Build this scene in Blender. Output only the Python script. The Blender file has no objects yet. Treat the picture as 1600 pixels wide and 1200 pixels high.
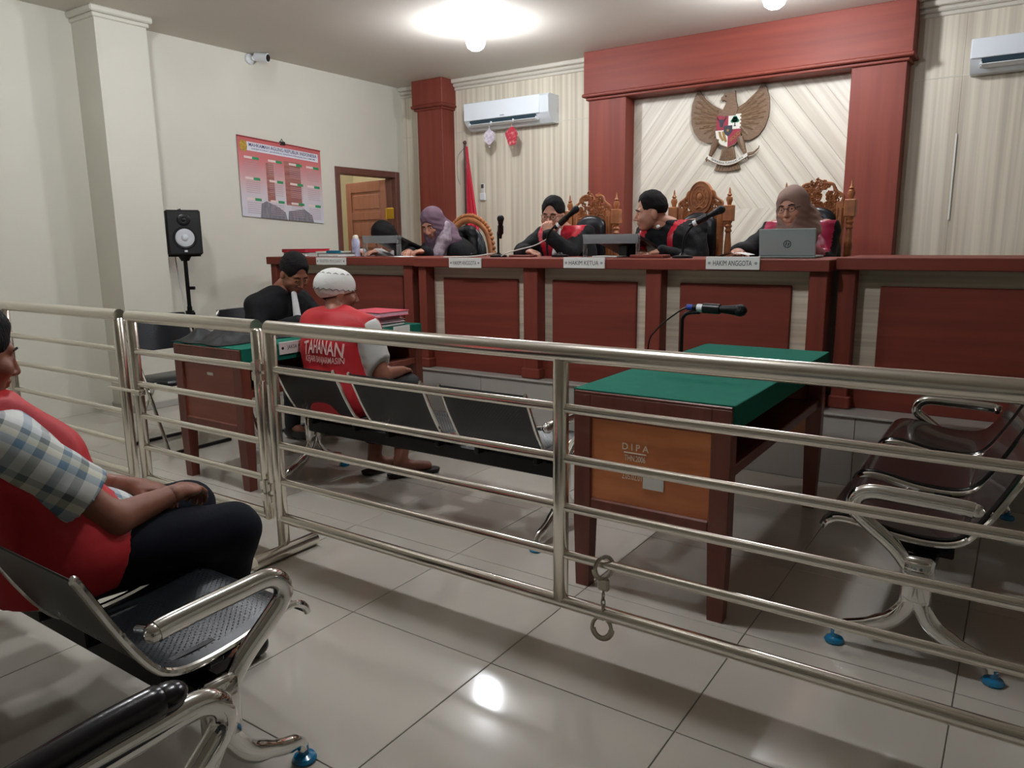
import bpy, bmesh, math, random
import numpy as np
from mathutils import Matrix, Vector
from mathutils.bvhtree import BVHTree
random.seed(7); np.random.seed(7)
scene = bpy.context.scene
COL = scene.collection
PI = math.pi
# ------------------------------------------------------------------ camera
cam_d = bpy.data.cameras.new('camera'); cam = bpy.data.objects.new('camera', cam_d); COL.objects.link(cam)
cam_d.sensor_width = 36.0; cam_d.lens = 1172.8 / 1600 * 36.0; cam_d.clip_start = 0.02
_yaw, _pitch, _roll = -0.59881, 0.18887, -0.01138
_f = Vector((math.sin(_yaw)*math.cos(_pitch), math.cos(_yaw)*math.cos(_pitch), -math.sin(_pitch)))
_r = Vector((math.cos(_yaw), -math.sin(_yaw), 0)); _u = _r.cross(_f)
_r2 = _r*math.cos(_roll) + _u*math.sin(_roll); _u2 = _u*math.cos(_roll) - _r*math.sin(_roll)
cam.matrix_world = Matrix(((_r2.x,_u2.x,-_f.x,0),(_r2.y,_u2.y,-_f.y,0),(_r2.z,_u2.z,-_f.z,1.284),(0,0,0,1)))
scene.camera = cam
# ------------------------------------------------------------------ world, exposure
w = bpy.data.worlds.new('world'); scene.world = w; w.use_nodes = True
w.node_tree.nodes['Background'].inputs[0].default_value = (0.75, 0.8, 0.85, 1)
w.node_tree.nodes['Background'].inputs[1].default_value = 0.12
vs = scene.view_settings
vs.view_transform = 'Standard'; vs.look = 'None'; vs.gamma = 1.0; vs.use_curve_mapping = False
vs.exposure = 0.0
LAMPS = [(-3.74, 5.03), (-1.53, 5.32), (-3.85, 2.15), (-1.55, 2.05)]
LAMP_W = 56.0
CEIL = 2.95; XW = -5.95; YB = 6.62; XR = 4.6; YR = -6.0; XT = 2.4; YT = -1.3
# ------------------------------------------------------------------ helpers
def lin(c):
    out = []
    for v in c:
        v = v/255.0
        out.append(v/12.92 if v <= 0.04045 else ((v+0.055)/1.055)**2.4)
    return (*out, 1.0)
MATS = {}
def M(name, col=(200,200,200), rough=0.5, metal=0.0, var=0.0, vscale=8.0, vstretch=(1,1,1), col2=None,
      bump=0.0, bscale=60.0, coat=0.0, trans=0.0, ior=1.45, emit=None, estr=0.0, sheen=0.0, alpha=1.0, detail=3.0, rot=(0,0,0), band=None, spec=None):
    if name in MATS: return MATS[name]
    m = bpy.data.materials.new(name); m.use_nodes = True
    nt = m.node_tree; N = nt.nodes; Lk = nt.links; b = N['Principled BSDF']
    b.inputs['Base Color'].default_value = lin(col); b.inputs['Roughness'].default_value = rough
    b.inputs['Metallic'].default_value = metal; b.inputs['Coat Weight'].default_value = coat
    b.inputs['Transmission Weight'].default_value = trans; b.inputs['IOR'].default_value = ior
    b.inputs['Sheen Weight'].default_value = sheen; b.inputs['Alpha'].default_value = alpha
    if spec is not None: b.inputs['Specular IOR Level'].default_value = spec
    if emit: b.inputs['Emission Color'].default_value = lin(emit); b.inputs['Emission Strength'].default_value = estr
    if var or col2 or bump:
        tc = N.new('ShaderNodeTexCoord'); mp = N.new('ShaderNodeMapping'); mp.inputs['Scale'].default_value = vstretch
        if any(rot):
            m0 = N.new('ShaderNodeMapping'); m0.inputs['Rotation'].default_value = rot
            Lk.new(tc.outputs['Object'], m0.inputs['Vector']); Lk.new(m0.outputs[0], mp.inputs['Vector'])
        else: Lk.new(tc.outputs['Object'], mp.inputs['Vector'])
        if var or col2:
            nz = N.new('ShaderNodeTexNoise'); nz.inputs['Scale'].default_value = vscale; nz.inputs['Detail'].default_value = detail
            Lk.new(mp.outputs[0], nz.inputs['Vector'])
            rp = N.new('ShaderNodeValToRGB')
            lo, hi = band or (0.3, 0.7)
            rp.color_ramp.elements[0].position = lo; rp.color_ramp.elements[1].position = hi
            c1 = lin(col); c2 = lin(col2) if col2 else tuple(min(1, v*(1-var)) for v in c1[:3]) + (1,)
            rp.color_ramp.elements[0].color = c2; rp.color_ramp.elements[1].color = c1
            Lk.new(nz.outputs['Fac'], rp.inputs[0]); Lk.new(rp.outputs[0], b.inputs['Base Color'])
        if bump:
            n2 = N.new('ShaderNodeTexNoise'); n2.inputs['Scale'].default_value = bscale; n2.inputs['Detail'].default_value = 4
            Lk.new(mp.outputs[0], n2.inputs['Vector'])
            bp = N.new('ShaderNodeBump'); bp.inputs['Strength'].default_value = bump; bp.inputs['Distance'].default_value = 0.01
            Lk.new(n2.outputs['Fac'], bp.inputs['Height']); Lk.new(bp.outputs[0], b.inputs['Normal'])
    MATS[name] = m
    return m
class G:
    """collects polygons of one mesh"""
    def __init__(s): s.v = []; s.f = []; s.m = []; s.uv = None
    def add(s, vs_, fs_, mi=0):
        o = len(s.v); s.v += [tuple(p) for p in vs_]; s.f += [tuple(i+o for i in f) for f in fs_]; s.m += [mi]*len(fs_); return s
    def box(s, x0, x1, y0, y1, z0, z1, b=0.0, mi=0, M4=None):
        if x0 > x1: x0, x1 = x1, x0
        if y0 > y1: y0, y1 = y1, y0
        if z0 > z1: z0, z1 = z1, z0
        if b <= 0:
            v = [(x,y,z) for z in (z0,z1) for y in (y0,y1) for x in (x0,x1)]
            f = [(0,2,3,1),(4,5,7,6),(0,1,5,4),(2,6,7,3),(0,4,6,2),(1,3,7,5)]
        else:
            b = min(b, (x1-x0)*.49, (y1-y0)*.49, (z1-z0)*.49)
            v = []; idx = {}
            for sx in (0,1):
                for sy in (0,1):
                    for sz in (0,1):
                        X = (x0,x1)[sx]; Y = (y0,y1)[sy]; Z = (z0,z1)[sz]
                        dx = b*(1-2*sx); dy = b*(1-2*sy); dz = b*(1-2*sz)
                        for k, p in enumerate(((X,Y+dy,Z+dz),(X+dx,Y,Z+dz),(X+dx,Y+dy,Z))):
                            idx[(sx,sy,sz,k)] = len(v); v.append(p)
            I = lambda a,bb,c,k: idx[(a,bb,c,k)]
            f = []
            for s_ in (0,1):
                q = [(s_,0,0),(s_,1,0),(s_,1,1),(s_,0,1)]; fx = [I(*t,0) for t in q]; f.append(fx if s_ else fx[::-1])
                q = [(0,s_,0),(0,s_,1),(1,s_,1),(1,s_,0)]; fy = [I(*t,1) for t in q]; f.append(fy if s_ else fy[::-1])
                q = [(0,0,s_),(1,0,s_),(1,1,s_),(0,1,s_)]; fz = [I(*t,2) for t in q]; f.append(fz if s_ else fz[::-1])
            for a in (0,1):
                for c in (0,1):
                    e = [I(a,c,0,0),I(a,c,1,0),I(a,c,1,1),I(a,c,0,1)]; f.append(e if (a+c)%2 else e[::-1])
                    e = [I(a,0,c,0),I(a,1,c,0),I(a,1,c,2),I(a,0,c,2)]; f.append(e if (a+c)%2 == 0 else e[::-1])
                    e = [I(0,a,c,1),I(1,a,c,1),I(1,a,c,2),I(0,a,c,2)]; f.append(e if (a+c)%2 else e[::-1])
                    for d in (0,1):
                        e = [I(a,c,d,0),I(a,c,d,1),I(a,c,d,2)]; f.append(e if (a+c+d)%2 else e[::-1])
        if M4 is not None: v = [tuple(M4 @ Vector(p)) for p in v]
        return s.add(v, f, mi)
    def ring(s, c, ax, r, n, ph=0.0):
        ax = Vector(ax).normalized(); t = Vector((0,0,1)) if abs(ax.z) < .9 else Vector((1,0,0))
        a = ax.cross(t).normalized(); b = ax.cross(a)
        return [tuple(Vector(c) + a*(r*math.cos(ph+2*PI*i/n)) + b*(r*math.sin(ph+2*PI*i/n))) for i in range(n)]
    def cyl(s, p0, p1, r0, r1=None, n=16, caps=True, mi=0):
        r1 = r0 if r1 is None else r1
        ax = Vector(p1)-Vector(p0)
        v = s.ring(p0, ax, r0, n) + s.ring(p1, ax, r1, n)
        f = [(i, i+n, (i+1)%n+n, (i+1)%n) for i in range(n)]
        if caps: f += [tuple(range(n)), tuple(range(2*n-1, n-1, -1))]
        return s.add(v, f, mi)
    def tube(s, path, r, n=10, closed=False, mi=0, flat=None):
        P = [Vector(p) for p in path]; k = len(P); v = []; up = None
        rs = r if isinstance(r, (list, tuple)) else [r]*k
        for i in range(k):
            if closed: t = P[(i+1)%k]-P[i-1]
            else: t = P[min(i+1,k-1)]-P[max(i-1,0)]
            t.normalize()
            if up is None:
                up = Vector((0,0,1)) if abs(t.z) < .9 else Vector((1,0,0))
                if flat is not None: up = Vector(flat[0])
            a = up - t*up.dot(t)
            if a.length < 1e-5: a = t.orthogonal()
            a.normalize(); b = t.cross(a); up = a
            fa = flat[1] if flat is not None else 1.0
            for j in range(n):
                th = 2*PI*j/n
                v.append(tuple(P[i] + a*(rs[i]*fa*math.cos(th)) + b*(rs[i]*math.sin(th))))
        f = []
        for i in range(k if closed else k-1):
            o0 = i*n; o1 = ((i+1)%k)*n
            for j in range(n): f.append((o0+j, o1+j, o1+(j+1)%n, o0+(j+1)%n)[::-1])
        if not closed: f += [tuple(range(n)), tuple(range(k*n-1, (k-1)*n-1, -1))]
        return s.add(v, f, mi)
    def lathe(s, prof, n=24, o=(0,0,0), ax='z', mi=0, M4=None):
        v = []; f = []; k = len(prof)
        for (r, z) in prof:
            for j in range(n):
                a = 2*PI*j/n; c, d = r*math.cos(a), r*math.sin(a)
                p = (c,d,z) if ax == 'z' else ((c,z,d) if ax == 'y' else (z,c,d))
                if M4 is not None: p = tuple(M4 @ Vector(p))
                v.append((p[0]+o[0], p[1]+o[1], p[2]+o[2]))
        for i in range(k-1):
            for j in range(n):
                q = (i*n+j, i*n+(j+1)%n, (i+1)*n+(j+1)%n, (i+1)*n+j)
                f.append(q if ax != 'y' else q[::-1])
        f += [tuple(range(n)) if ax == 'y' else tuple(range(n))[::-1], tuple(range((k-1)*n, k*n)) if ax != 'y' else tuple(range((k-1)*n, k*n))[::-1]]
        return s.add(v, f, mi)
    def sphere(s, c, r, nu=14, nv=9, mi=0, M4=None):
        rr = (r,r,r) if not isinstance(r,(tuple,list)) else r
        v = [(0,0,rr[2])]; f = []
        for i in range(1,nv):
            th = PI*i/nv
            for j in range(nu):
                a = 2*PI*j/nu; v.append((rr[0]*math.sin(th)*math.cos(a), rr[1]*math.sin(th)*math.sin(a), rr[2]*math.cos(th)))
        v.append((0,0,-rr[2])); L_ = len(v)-1
        for j in range(nu):
            f.append((0, 1+j, 1+(j+1)%nu)); f.append((L_, 1+(nv-2)*nu+(j+1)%nu, 1+(nv-2)*nu+j))
        for i in range(nv-2):
            for j in range(nu):
                a = 1+i*nu; f.append((a+j, a+nu+j, a+nu+(j+1)%nu, a+(j+1)%nu))
        if M4 is not None: v = [tuple(M4 @ Vector(p)) for p in v]
        return s.add([(p[0]+c[0], p[1]+c[1], p[2]+c[2]) for p in v], f, mi)
    def prism(s, poly, fn, d0, d1, mi=0):
        """poly of (a,b); fn(a,b,d) -> xyz"""
        n = len(poly)
        v = [fn(a,b,d0) for a,b in poly] + [fn(a,b,d1) for a,b in poly]
        f = [tuple(range(n))[::-1], tuple(range(n,2*n))] + [(i,(i+1)%n,(i+1)%n+n,i+n) for i in range(n)]
        return s.add(v, f, mi)
    def sheet(s, fn, nu, nv, mi=0):
        v = [fn(i/nu, j/nv) for j in range(nv+1) for i in range(nu+1)]
        f = [(j*(nu+1)+i, j*(nu+1)+i+1, (j+1)*(nu+1)+i+1, (j+1)*(nu+1)+i) for j in range(nv) for i in range(nu)]
        return s.add(v, f, mi)
MW = {}
def mwof(o): return MW.get(o.name, Matrix.Identity(4)) if o is not None else Matrix.Identity(4)
def build(name, g, mat, parent=None, smooth=0.6, label=None, loc=None):
    """links polygons given in world coordinates as ONE mesh object; loc = origin"""
    me = bpy.data.meshes.new(name)
    pm = mwof(parent)
    mw = pm.copy()
    if loc is not None: mw = Matrix.Translation(Vector(loc))
    A = np.array(g.v, dtype=float).reshape(-1,3)
    if mw != Matrix.Identity(4):
        Im = np.array(mw.inverted()); A = A @ Im[:3,:3].T + Im[:3,3]
    me.from_pydata(A.tolist(), [], g.f)
    mats = mat if isinstance(mat, (list,tuple)) else [mat]
    for m in mats: me.materials.append(m)
    if len(mats) > 1: me.polygons.foreach_set('material_index', g.m)
    if smooth:
        me.polygons.foreach_set('use_smooth', [True]*len(me.polygons))
        if smooth < 3: me.set_sharp_from_angle(angle=smooth)
    if g.uv is not None:
        uvl = me.uv_layers.new(name='UVMap')
        li = np.zeros(len(me.loops), dtype=np.int32); me.loops.foreach_get('vertex_index', li)
        uvl.data.foreach_set('uv', np.array(g.uv, dtype=np.float32)[li].ravel())
    me.update()
    o = bpy.data.objects.new(name, me); COL.objects.link(o)
    if parent is not None:
        o.parent = parent; MW[o.name] = mw
        if loc is not None: o.matrix_local = pm.inverted() @ mw
    elif loc is not None:
        o.location = loc; MW[o.name] = mw
    if label: o['label'] = label
    return o
def tag(o, label, cat, group=None):
    o['label'] = label; o['category'] = cat
    if group: o['group'] = group
    return o
def thing(name, label, cat, loc=(0,0,0), rz=0.0, group=None):
    o = bpy.data.objects.new(name, None); COL.objects.link(o); o.empty_display_size = 0.1
    o.location = loc; o.rotation_euler = (0,0,rz)
    MW[o.name] = Matrix.Translation(Vector(loc)) @ Matrix.Rotation(rz, 4, 'Z')
    return tag(o, label, cat, group)
def struct(o): o['kind'] = 'structure'; return o
def copy_tree(o, loc, rz, label=None, group=None, parent=None):
    c = o.copy(); COL.objects.link(c)
    if parent is None:
        c.location = loc; c.rotation_euler = (0,0,rz)
        MW[c.name] = Matrix.Translation(Vector(loc)) @ Matrix.Rotation(rz, 4, 'Z')
        if label: c['label'] = label
        if group: c['group'] = group
    else:
        c.parent = parent; MW[c.name] = mwof(parent)
    for ch in list(o.children): copy_tree(ch, None, None, parent=c)
    return c
def move(o, loc, rz):
    o.location = loc; o.rotation_euler = (0,0,rz); m = Matrix.Translation(Vector(loc)) @ Matrix.Rotation(rz, 4, 'Z')
    def rec(x):
        MW[x.name] = m
        for ch in x.children: rec(ch)
    rec(o)
def text_g(body, size=1.0, bold=0.0, fn=None, align='CENTER', squeeze=1.0, spacing=1.0, fit=None, sub=0):
    """flat lettering as polygons, mapped by fn(a,b)->xyz"""
    cu = bpy.data.curves.new('t', 'FONT'); cu.body = body; cu.size = size; cu.align_x = align; cu.align_y = 'CENTER'
    cu.offset = bold*size; cu.resolution_u = 3; cu.space_character = spacing
    to = bpy.data.objects.new('t', cu); COL.objects.link(to)
    dg = bpy.context.evaluated_depsgraph_get(); me = bpy.data.meshes.new_from_object(to.evaluated_get(dg))
    if sub:
        bm = bmesh.new(); bm.from_mesh(me); bmesh.ops.triangulate(bm, faces=bm.faces[:])
        for _ in range(sub): bmesh.ops.subdivide_edges(bm, edges=bm.edges[:], cuts=1, use_grid_fill=True)
        bm.to_mesh(me); bm.free()
    co = np.array([v.co[:2] for v in me.vertices])
    if fit is not None:
        lo, hi = co.min(0), co.max(0); co = (co-(lo+hi)/2)/(hi-lo)*np.array(fit); squeeze = 1.0
    g = G(); g.add([fn(float(x)*squeeze, float(y)) for x, y in co], [tuple(p.vertices) for p in me.polygons])
    bpy.data.objects.remove(to); bpy.data.curves.remove(cu); bpy.data.meshes.remove(me)
    return g
def smooth_path(pts, sub=6, closed=False):
    P = [Vector(p) for p in pts]; n = len(P); out = []
    rng = range(n if closed else n-1)
    for i in rng:
        p0 = P[i-1] if (closed or i > 0) else P[0]; p1 = P[i]; p2 = P[(i+1)%n]; p3 = P[(i+2)%n] if (closed or i+2 < n) else P[-1]
        for k in range(sub):
            t = k/sub
            out.append(0.5*((2*p1) + (p2-p0)*t + (2*p0-5*p1+4*p2-p3)*t*t + (3*p1-p0-3*p2+p3)*t*t*t))
    if not closed: out.append(P[-1])
    return [tuple(p) for p in out]
# ------------------------------------------------------------------ materials
PAINT = M('cream_paint', (214,211,196), 0.55, var=0.05, vscale=2.0)
CEILP = M('ceiling_paint', (214,208,196), 0.6, var=0.03, vscale=1.5)
TILE = M('floor_tile', (190,184,172), 0.10, var=0.05, vscale=3.0, spec=0.45)
GROUT = M('grout', (118,110,98), 0.7)
RISER = M('riser_tile', (176,172,164), 0.25, var=0.06, vscale=3)
LAM = M('cream_laminate', (222,213,193), 0.45, col2=(194,184,165), vscale=3.2, vstretch=(9,9,0.12), detail=4, band=(0.35,0.62))
LAMH = M('cream_laminate_across', (218,207,186), 0.45, col2=(186,173,152), vscale=3.2, vstretch=(0.15,9,11), detail=4, band=(0.35,0.65))
RED = M('red_laminate', (126,58,44), 0.55, spec=0.35, col2=(110,48,37), vscale=2.0, vstretch=(0.5,3,9), detail=4)
REDV = M('red_laminate_upright', (128,60,46), 0.55, spec=0.35, col2=(112,50,39), vscale=2.0, vstretch=(9,9,0.4), detail=4)
DOORW = M('door_wood', (160,106,88), 0.5, col2=(146,95,78), vscale=2.5, vstretch=(8,8,0.5))
JAMB = M('door_frame_wood', (106,66,56), 0.42, var=0.12, vscale=4, vstretch=(6,6,0.5))
STEEL = M('stainless_steel', (240,235,225), 0.2, metal=1.0)
CHROME = M('chrome', (230,229,226), 0.07, metal=1.0)
BRASS = M('brass', (196,164,70), 0.3, metal=1.0)
BLACK = M('black_plastic', (16,16,18), 0.35)
BLACKM = M('black_metal', (14,14,15), 0.4, spec=0.3)
LEATH = M('black_leather', (22,25,29), 0.32, bump=0.15, bscale=160)
VINYL = M('black_vinyl', (24,24,27), 0.22, bump=0.05, bscale=120)
BROWNV = M('dark_brown_vinyl', (30,27,26), 0.22, coat=0.3)
WOODT = M('table_frame_wood', (124,66,52), 0.38, col2=(100,50,40), vscale=3, vstretch=(6,6,0.8), coat=0.15)
WOODP = M('table_panel_veneer', (222,140,84), 0.42, col2=(182,104,62), vscale=2.0, vstretch=(1.2,1,7), detail=5, coat=0.35)
WOODR = M('table_panel_redwood', (148,78,60), 0.4, col2=(124,62,48), vscale=2.0, vstretch=(1.2,1,7), detail=5, coat=0.3)
FELT = M('green_felt', (20,100,82), 0.9, var=0.1, vscale=30, spec=0.2)
FELTD = M('dark_green_cloth', (18,84,68), 0.85, var=0.1, vscale=30)
TEAK = M('carved_teak', (178,114,68), 0.45, col2=(138,82,46), vscale=14, detail=4, bump=0.2, bscale=70)
WHITEP = M('white_plastic', (226,230,232), 0.3)
WHITEPAPER = M('white_paper', (226,226,220), 0.7)
INK = M('black_ink', (24,24,26), 0.6)
BLUEFOIL = M('blue_film', (20,120,165), 0.18, coat=0.6)
SKIN = M('skin', (190,138,114), 0.5, var=0.1, vscale=9)
SKIND = M('skin_brown', (136,86,66), 0.5, var=0.12, vscale=9)
HAIR = M('black_hair', (15,13,12), 0.75, bump=0.6, bscale=220, vstretch=(1,1,0.35), spec=0.25)
GLASS = M('clear_acrylic', (238,244,246), 0.08, trans=0.92, ior=1.3)
# ================================================================== THE ROOM
g = G().box(XW, XR, YR, 4.12, -0.12, -0.004); floor = struct(build('floor', g, GROUT, smooth=0))
# floor tiles, 60 cm, each its own piece
tile_me = None
xs = [-1.257+0.6*k for k in range(-8, 7)]; ys = [1.709+0.6*k for k in range(-8, 5)]
for x in xs:
    for y in ys:
        x0 = max(x, XW); x1 = min(x+0.6, XT); y0 = max(y, YT); y1 = min(y+0.6, 4.10)
        if x1-x0 < 0.03 or y1-y0 < 0.03: continue
        if tile_me is None:
            t = build('floor_tile', G().box(-.2985,.2985,-.2985,.2985,-.012,0,b=0.0012), TILE, smooth=0); tile_me = t.data
        else:
            t = bpy.data.objects.new('floor_tile', tile_me); COL.objects.link(t)
        t.parent = floor; t.location = ((x0+x1)/2, (y0+y1)/2, random.uniform(-.0004,.0004)); t.scale = ((x1-x0)/0.6, (y1-y0)/0.6, 1)
struct(build('floor_public_side', G().box(XW, XR, YR, YT, -.01, 0).box(XT, XR, YT, 4.10, -.01, 0), TILE, smooth=0))
# the dais under the judges' bench
dais = struct(build('floor_dais', G().box(XW, XR, 4.112, YB, 0.0, 0.372), GROUT, smooth=0))
g = G().box(XW, XR, 4.085, YB, 0.368, 0.381, b=.003); build('dais_top', g, RISER, dais)
for k in range(18):
    x0 = max(-6.06+0.6*k, XW); x1 = min(-6.06+0.6*(k+1), XR)
    build('riser_tile', G().box(x0+.0015, x1-.0015, 4.10, 4.114, 0.0, 0.367, b=.0015), RISER, dais)
# ceiling
struct(build('ceiling', G().box(XW-.3, XR+.2, YR-.2, YB+.2, CEIL, CEIL+.12), CEILP, smooth=0))
# left wall with the door opening
DY0, DY1, DZ = 5.60, 6.46, 2.0
g = G().box(XW-.15, XW, YR, DY0, 0, CEIL).box(XW-.15, XW, DY0, DY1, DZ, CEIL).box(XW-.15, XW, DY1, YB+.15, 0, CEIL)
struct(build('wall_left', g, PAINT, smooth=0))
g = G().box(XW-.01, -5.634, 3.06, 3.45, 0, CEIL); colm = struct(build('wall_left_column', g, PAINT, smooth=0))
build('skirting_tile', G().box(XW, -5.622, 3.045, 3.46, 0, 0.055, b=.004), RISER, colm)
g = G().box(XW, -5.618, 3.044, 3.466, 2.875, 2.905, b=.006).box(XW, -5.596, 3.022, 3.488, 2.905, CEIL, b=.01)
build('column_crown', g, PAINT, colm)
struct(build('wall_right', G().box(XR, XR+.15, YR, YB+.15, 0, CEIL), PAINT, smooth=0))
struct(build('wall_rear', G().box(XW-.15, XR+.15, YR-.15, YR, 0, CEIL), PAINT, smooth=0))
wf = struct(build('wall_front', G().box(XW-.15, XR+.15, YB, YB+.15, 0, CEIL), PAINT, smooth=0))
# laminate sheets on the front wall
def sheets(xa, xb, joints):
    e = [xa]+[j for j in joints if xa < j < xb]+[xb]
    for a, b in zip(e[:-1], e[1:]):
        for z0, z1 in ((0.381, 2.4215), (2.4225, 2.86)):
            o = build('wall_panel', G().box(a+.0004, b-.0004, YB-.014, YB, z0, z1, b=.0008), LAM, wf)
            o.location.x += 0
sheets(XW, -3.47, (-5.19, -3.985)); sheets(-.89, XR, (-.527, .693, 1.913, 3.133))
for xa, xb in ((-5.2, -3.50), (-.85, -.2)):
    build('joint_strip', G().box(xa, xb, YB-.0165, YB-.012, 2.4185, 2.4255, b=.001), M('cornice_paint', (206,200,186), .5), wf)
for xa, xb in ((XW, -3.48), (-.87, XR)):
    g = G().box(xa, xb, YB-.035, YB-.005, 2.845, 2.875, b=.006).box(xa, xb, YB-.06, YB-.005, 2.875, 2.91, b=.012).box(xa, xb, YB-.09, YB-.005, 2.91, CEIL, b=.008)
    tr = struct(build('trim_1', g, M('cornice_paint', (206,200,186), .5)))
g = G().box(-.534, -.522, YB-.026, YB-.013, 1.40, 2.02, b=.002)
tag(build('cable_conduit', g, M('conduit_white',(232,230,224),.4)), 'thin white vertical cable conduit on the panelled wall right of the frame', 'conduit')
# red portal frame with the light chevron field
fr = struct(thing('wall_front_frame', 'dark red framed portal behind the judges', 'frame', (-2.2, 6.5, 0.38))); del fr['category']; del fr['label']
build('frame_pillar', G().box(-3.49, -3.115, 6.42, YB-.002, 0.381, 2.55, b=.004), REDV, fr)
build('frame_pillar', G().box(-1.245, -.868, 6.42, YB-.002, 0.381, 2.55, b=.004), REDV, fr)
build('frame_beam', G().box(-3.52, -.832, 6.375, YB-.002, 2.575, CEIL, b=.004), RED, fr)
build('beam_moulding', G().box(-3.535, -.818, 6.36, YB-.002, 2.56, 2.59, b=.008).box(-3.51, -.85, 6.395, YB-.002, 2.535, 2.561, b=.006), RED, fr)
def chev(rz):
    return M('chevron_laminate_%d' % int(rz*100), (226,219,202), 0.45, col2=(204,195,177), vscale=3.0, vstretch=(8,8,0.25), detail=4, band=(0.36,0.6), rot=(0,rz,0))
xm, zm = -2.19, 1.53
for (xa, xb, za, zb, s_) in ((-3.116, xm, zm, 2.55, 1), (xm, -1.244, zm, 2.55, -1), (-3.116, xm, .381, zm, -1), (xm, -1.244, .381, zm, 1)):
    w_ = (xb-xa)/7
    ang = -0.66*s_
    # diagonal boards cut to the quadrant
    import itertools
    def clip(poly, nx, nz, c):
        out = []
        for i in range(len(poly)):
            p, q_ = poly[i], poly[(i+1)%len(poly)]
            dp = p[0]*nx+p[1]*nz-c; dq = q_[0]*nx+q_[1]*nz-c
            if dp <= 0: out.append(p)
            if dp*dq < 0:
                t = dp/(dp-dq); out.append((p[0]+(q_[0]-p[0])*t, p[1]+(q_[1]-p[1])*t))
        return out
    dn = (math.cos(0.66), -math.sin(0.66)*s_)   # normal across the boards
    cs = [x*dn[0]+z*dn[1] for x in (xa,xb) for z in (za,zb)]
    c = math.floor(min(cs)/0.12)*0.12
    while c < max(cs):
        poly = [(xa,za),(xb,za),(xb,zb),(xa,zb)]
        poly = clip(poly, dn[0], dn[1], c+0.1192); poly = clip(poly, -dn[0], -dn[1], -(c+.001))
        if len(poly) >= 3:
            build('chevron_board', G().prism(poly, lambda a,b,d: (a, d, b), YB-.004, YB-.020), chev(ang), fr, smooth=0)
        c += 0.12
# free-standing red pillar in the left corner
pl = struct(thing('wall_front_pillar', 'x', 'x', (-5.39, 6.5, .38))); del pl['category']; del pl['label']
build('pillar_shaft', G().box(-5.555, -5.215, 6.40, YB-.014, .381, 2.70, b=.004), REDV, pl)
build('pillar_capital', G().box(-5.60, -5.185, 6.37, YB-.014, 2.70, CEIL, b=.006).box(-5.615, -5.17, 6.355, YB-.014, 2.668, 2.70, b=.012).box(-5.59, -5.19, 6.38, YB-.014, 2.645, 2.668, b=.008), REDV, pl)
# ------------------------------------------------------------------ door and the lit room behind it
dr = struct(thing('door_1', 'x', 'x', (XW, 6.03, 0))); del dr['category']; del dr['label']
g = G().box(XW-.15, XW+.012, DY0-.05, DY0+.015, 0, DZ+.05, b=.004); build('jamb', g, JAMB, dr)
g = G().box(XW-.15, XW+.012, DY1-.015, DY1+.05, 0, DZ+.05, b=.004).box(XW-.13, XW-.05, DY1-.03, DY1-.01, 0, DZ, b=.003); build('jamb', g, JAMB, dr)
g = G().box(XW-.15, XW+.011, DY0+.0145, DY1-.0145, DZ-.015, DZ+.05, b=.004); build('lintel', g, JAMB, dr)
leaf = thing('t', 'x', 'x', (XW-.12, DY1-.03, 0), 0.62); 
Ml = Matrix.Translation(Vector((XW-.135, DY1-.035, 0))) @ Matrix.Rotation(-1.77, 4, 'Z')
bpy.data.objects.remove(leaf)
W_ = .82
g = G()
def lb(y0,y1,z0,z1,x0=-.04,x1=0.0,b=.003): g.box(x0,x1,-y1,-y0,z0,z1,b=b,M4=Ml)
lb(0,.11,.01,1.975); lb(W_-.11,W_,.01,1.975); lb(.11,W_-.11,1.86,1.975); lb(.11,W_-.11,.01,.2)
for zz in (.55,.9,1.22,1.54): lb(.11,W_-.11,zz,zz+.09)
lf = build('door_leaf', g, DOORW, dr)
for z0, z1 in ((.2,.55),(.64,.9),(.99,1.22),(1.31,1.54),(1.63,1.86)):
    build('door_panel', G().box(-.030,-.012,-(W_-.11),-.11,z0,z1,b=.002,M4=Ml).box(-.036,-.006,-(W_-.14),-.14,z0+.03,z1-.03,b=.008,M4=Ml), DOORW, lf)
for zz in (1.60, .35):
    build('hinge', G().box(XW-.14, XW-.025, DY1-.034, DY1-.028, zz-.06, zz+.06, b=.002).cyl((XW-.138,DY1-.036,zz-.062),(XW-.138,DY1-.036,zz+.062),.008,n=10), BRASS, dr)
cor = M('side_room_paint', (232,224,196), .6)
g = G().box(-8.1,-8.0,4.6,7.9,0,2.9).box(-8.0,XW-.15,4.5,4.6,0,2.9).box(-8.0,XW-.15,7.8,7.9,0,2.9).box(-8.1,XW-.15,4.5,7.9,2.9,3.0)
struct(build('wall_side_room', g, cor, smooth=0))
struct(build('floor_side_room', G().box(-8.1,XW-.15,4.5,7.9,-.1,0), TILE, smooth=0))
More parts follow.
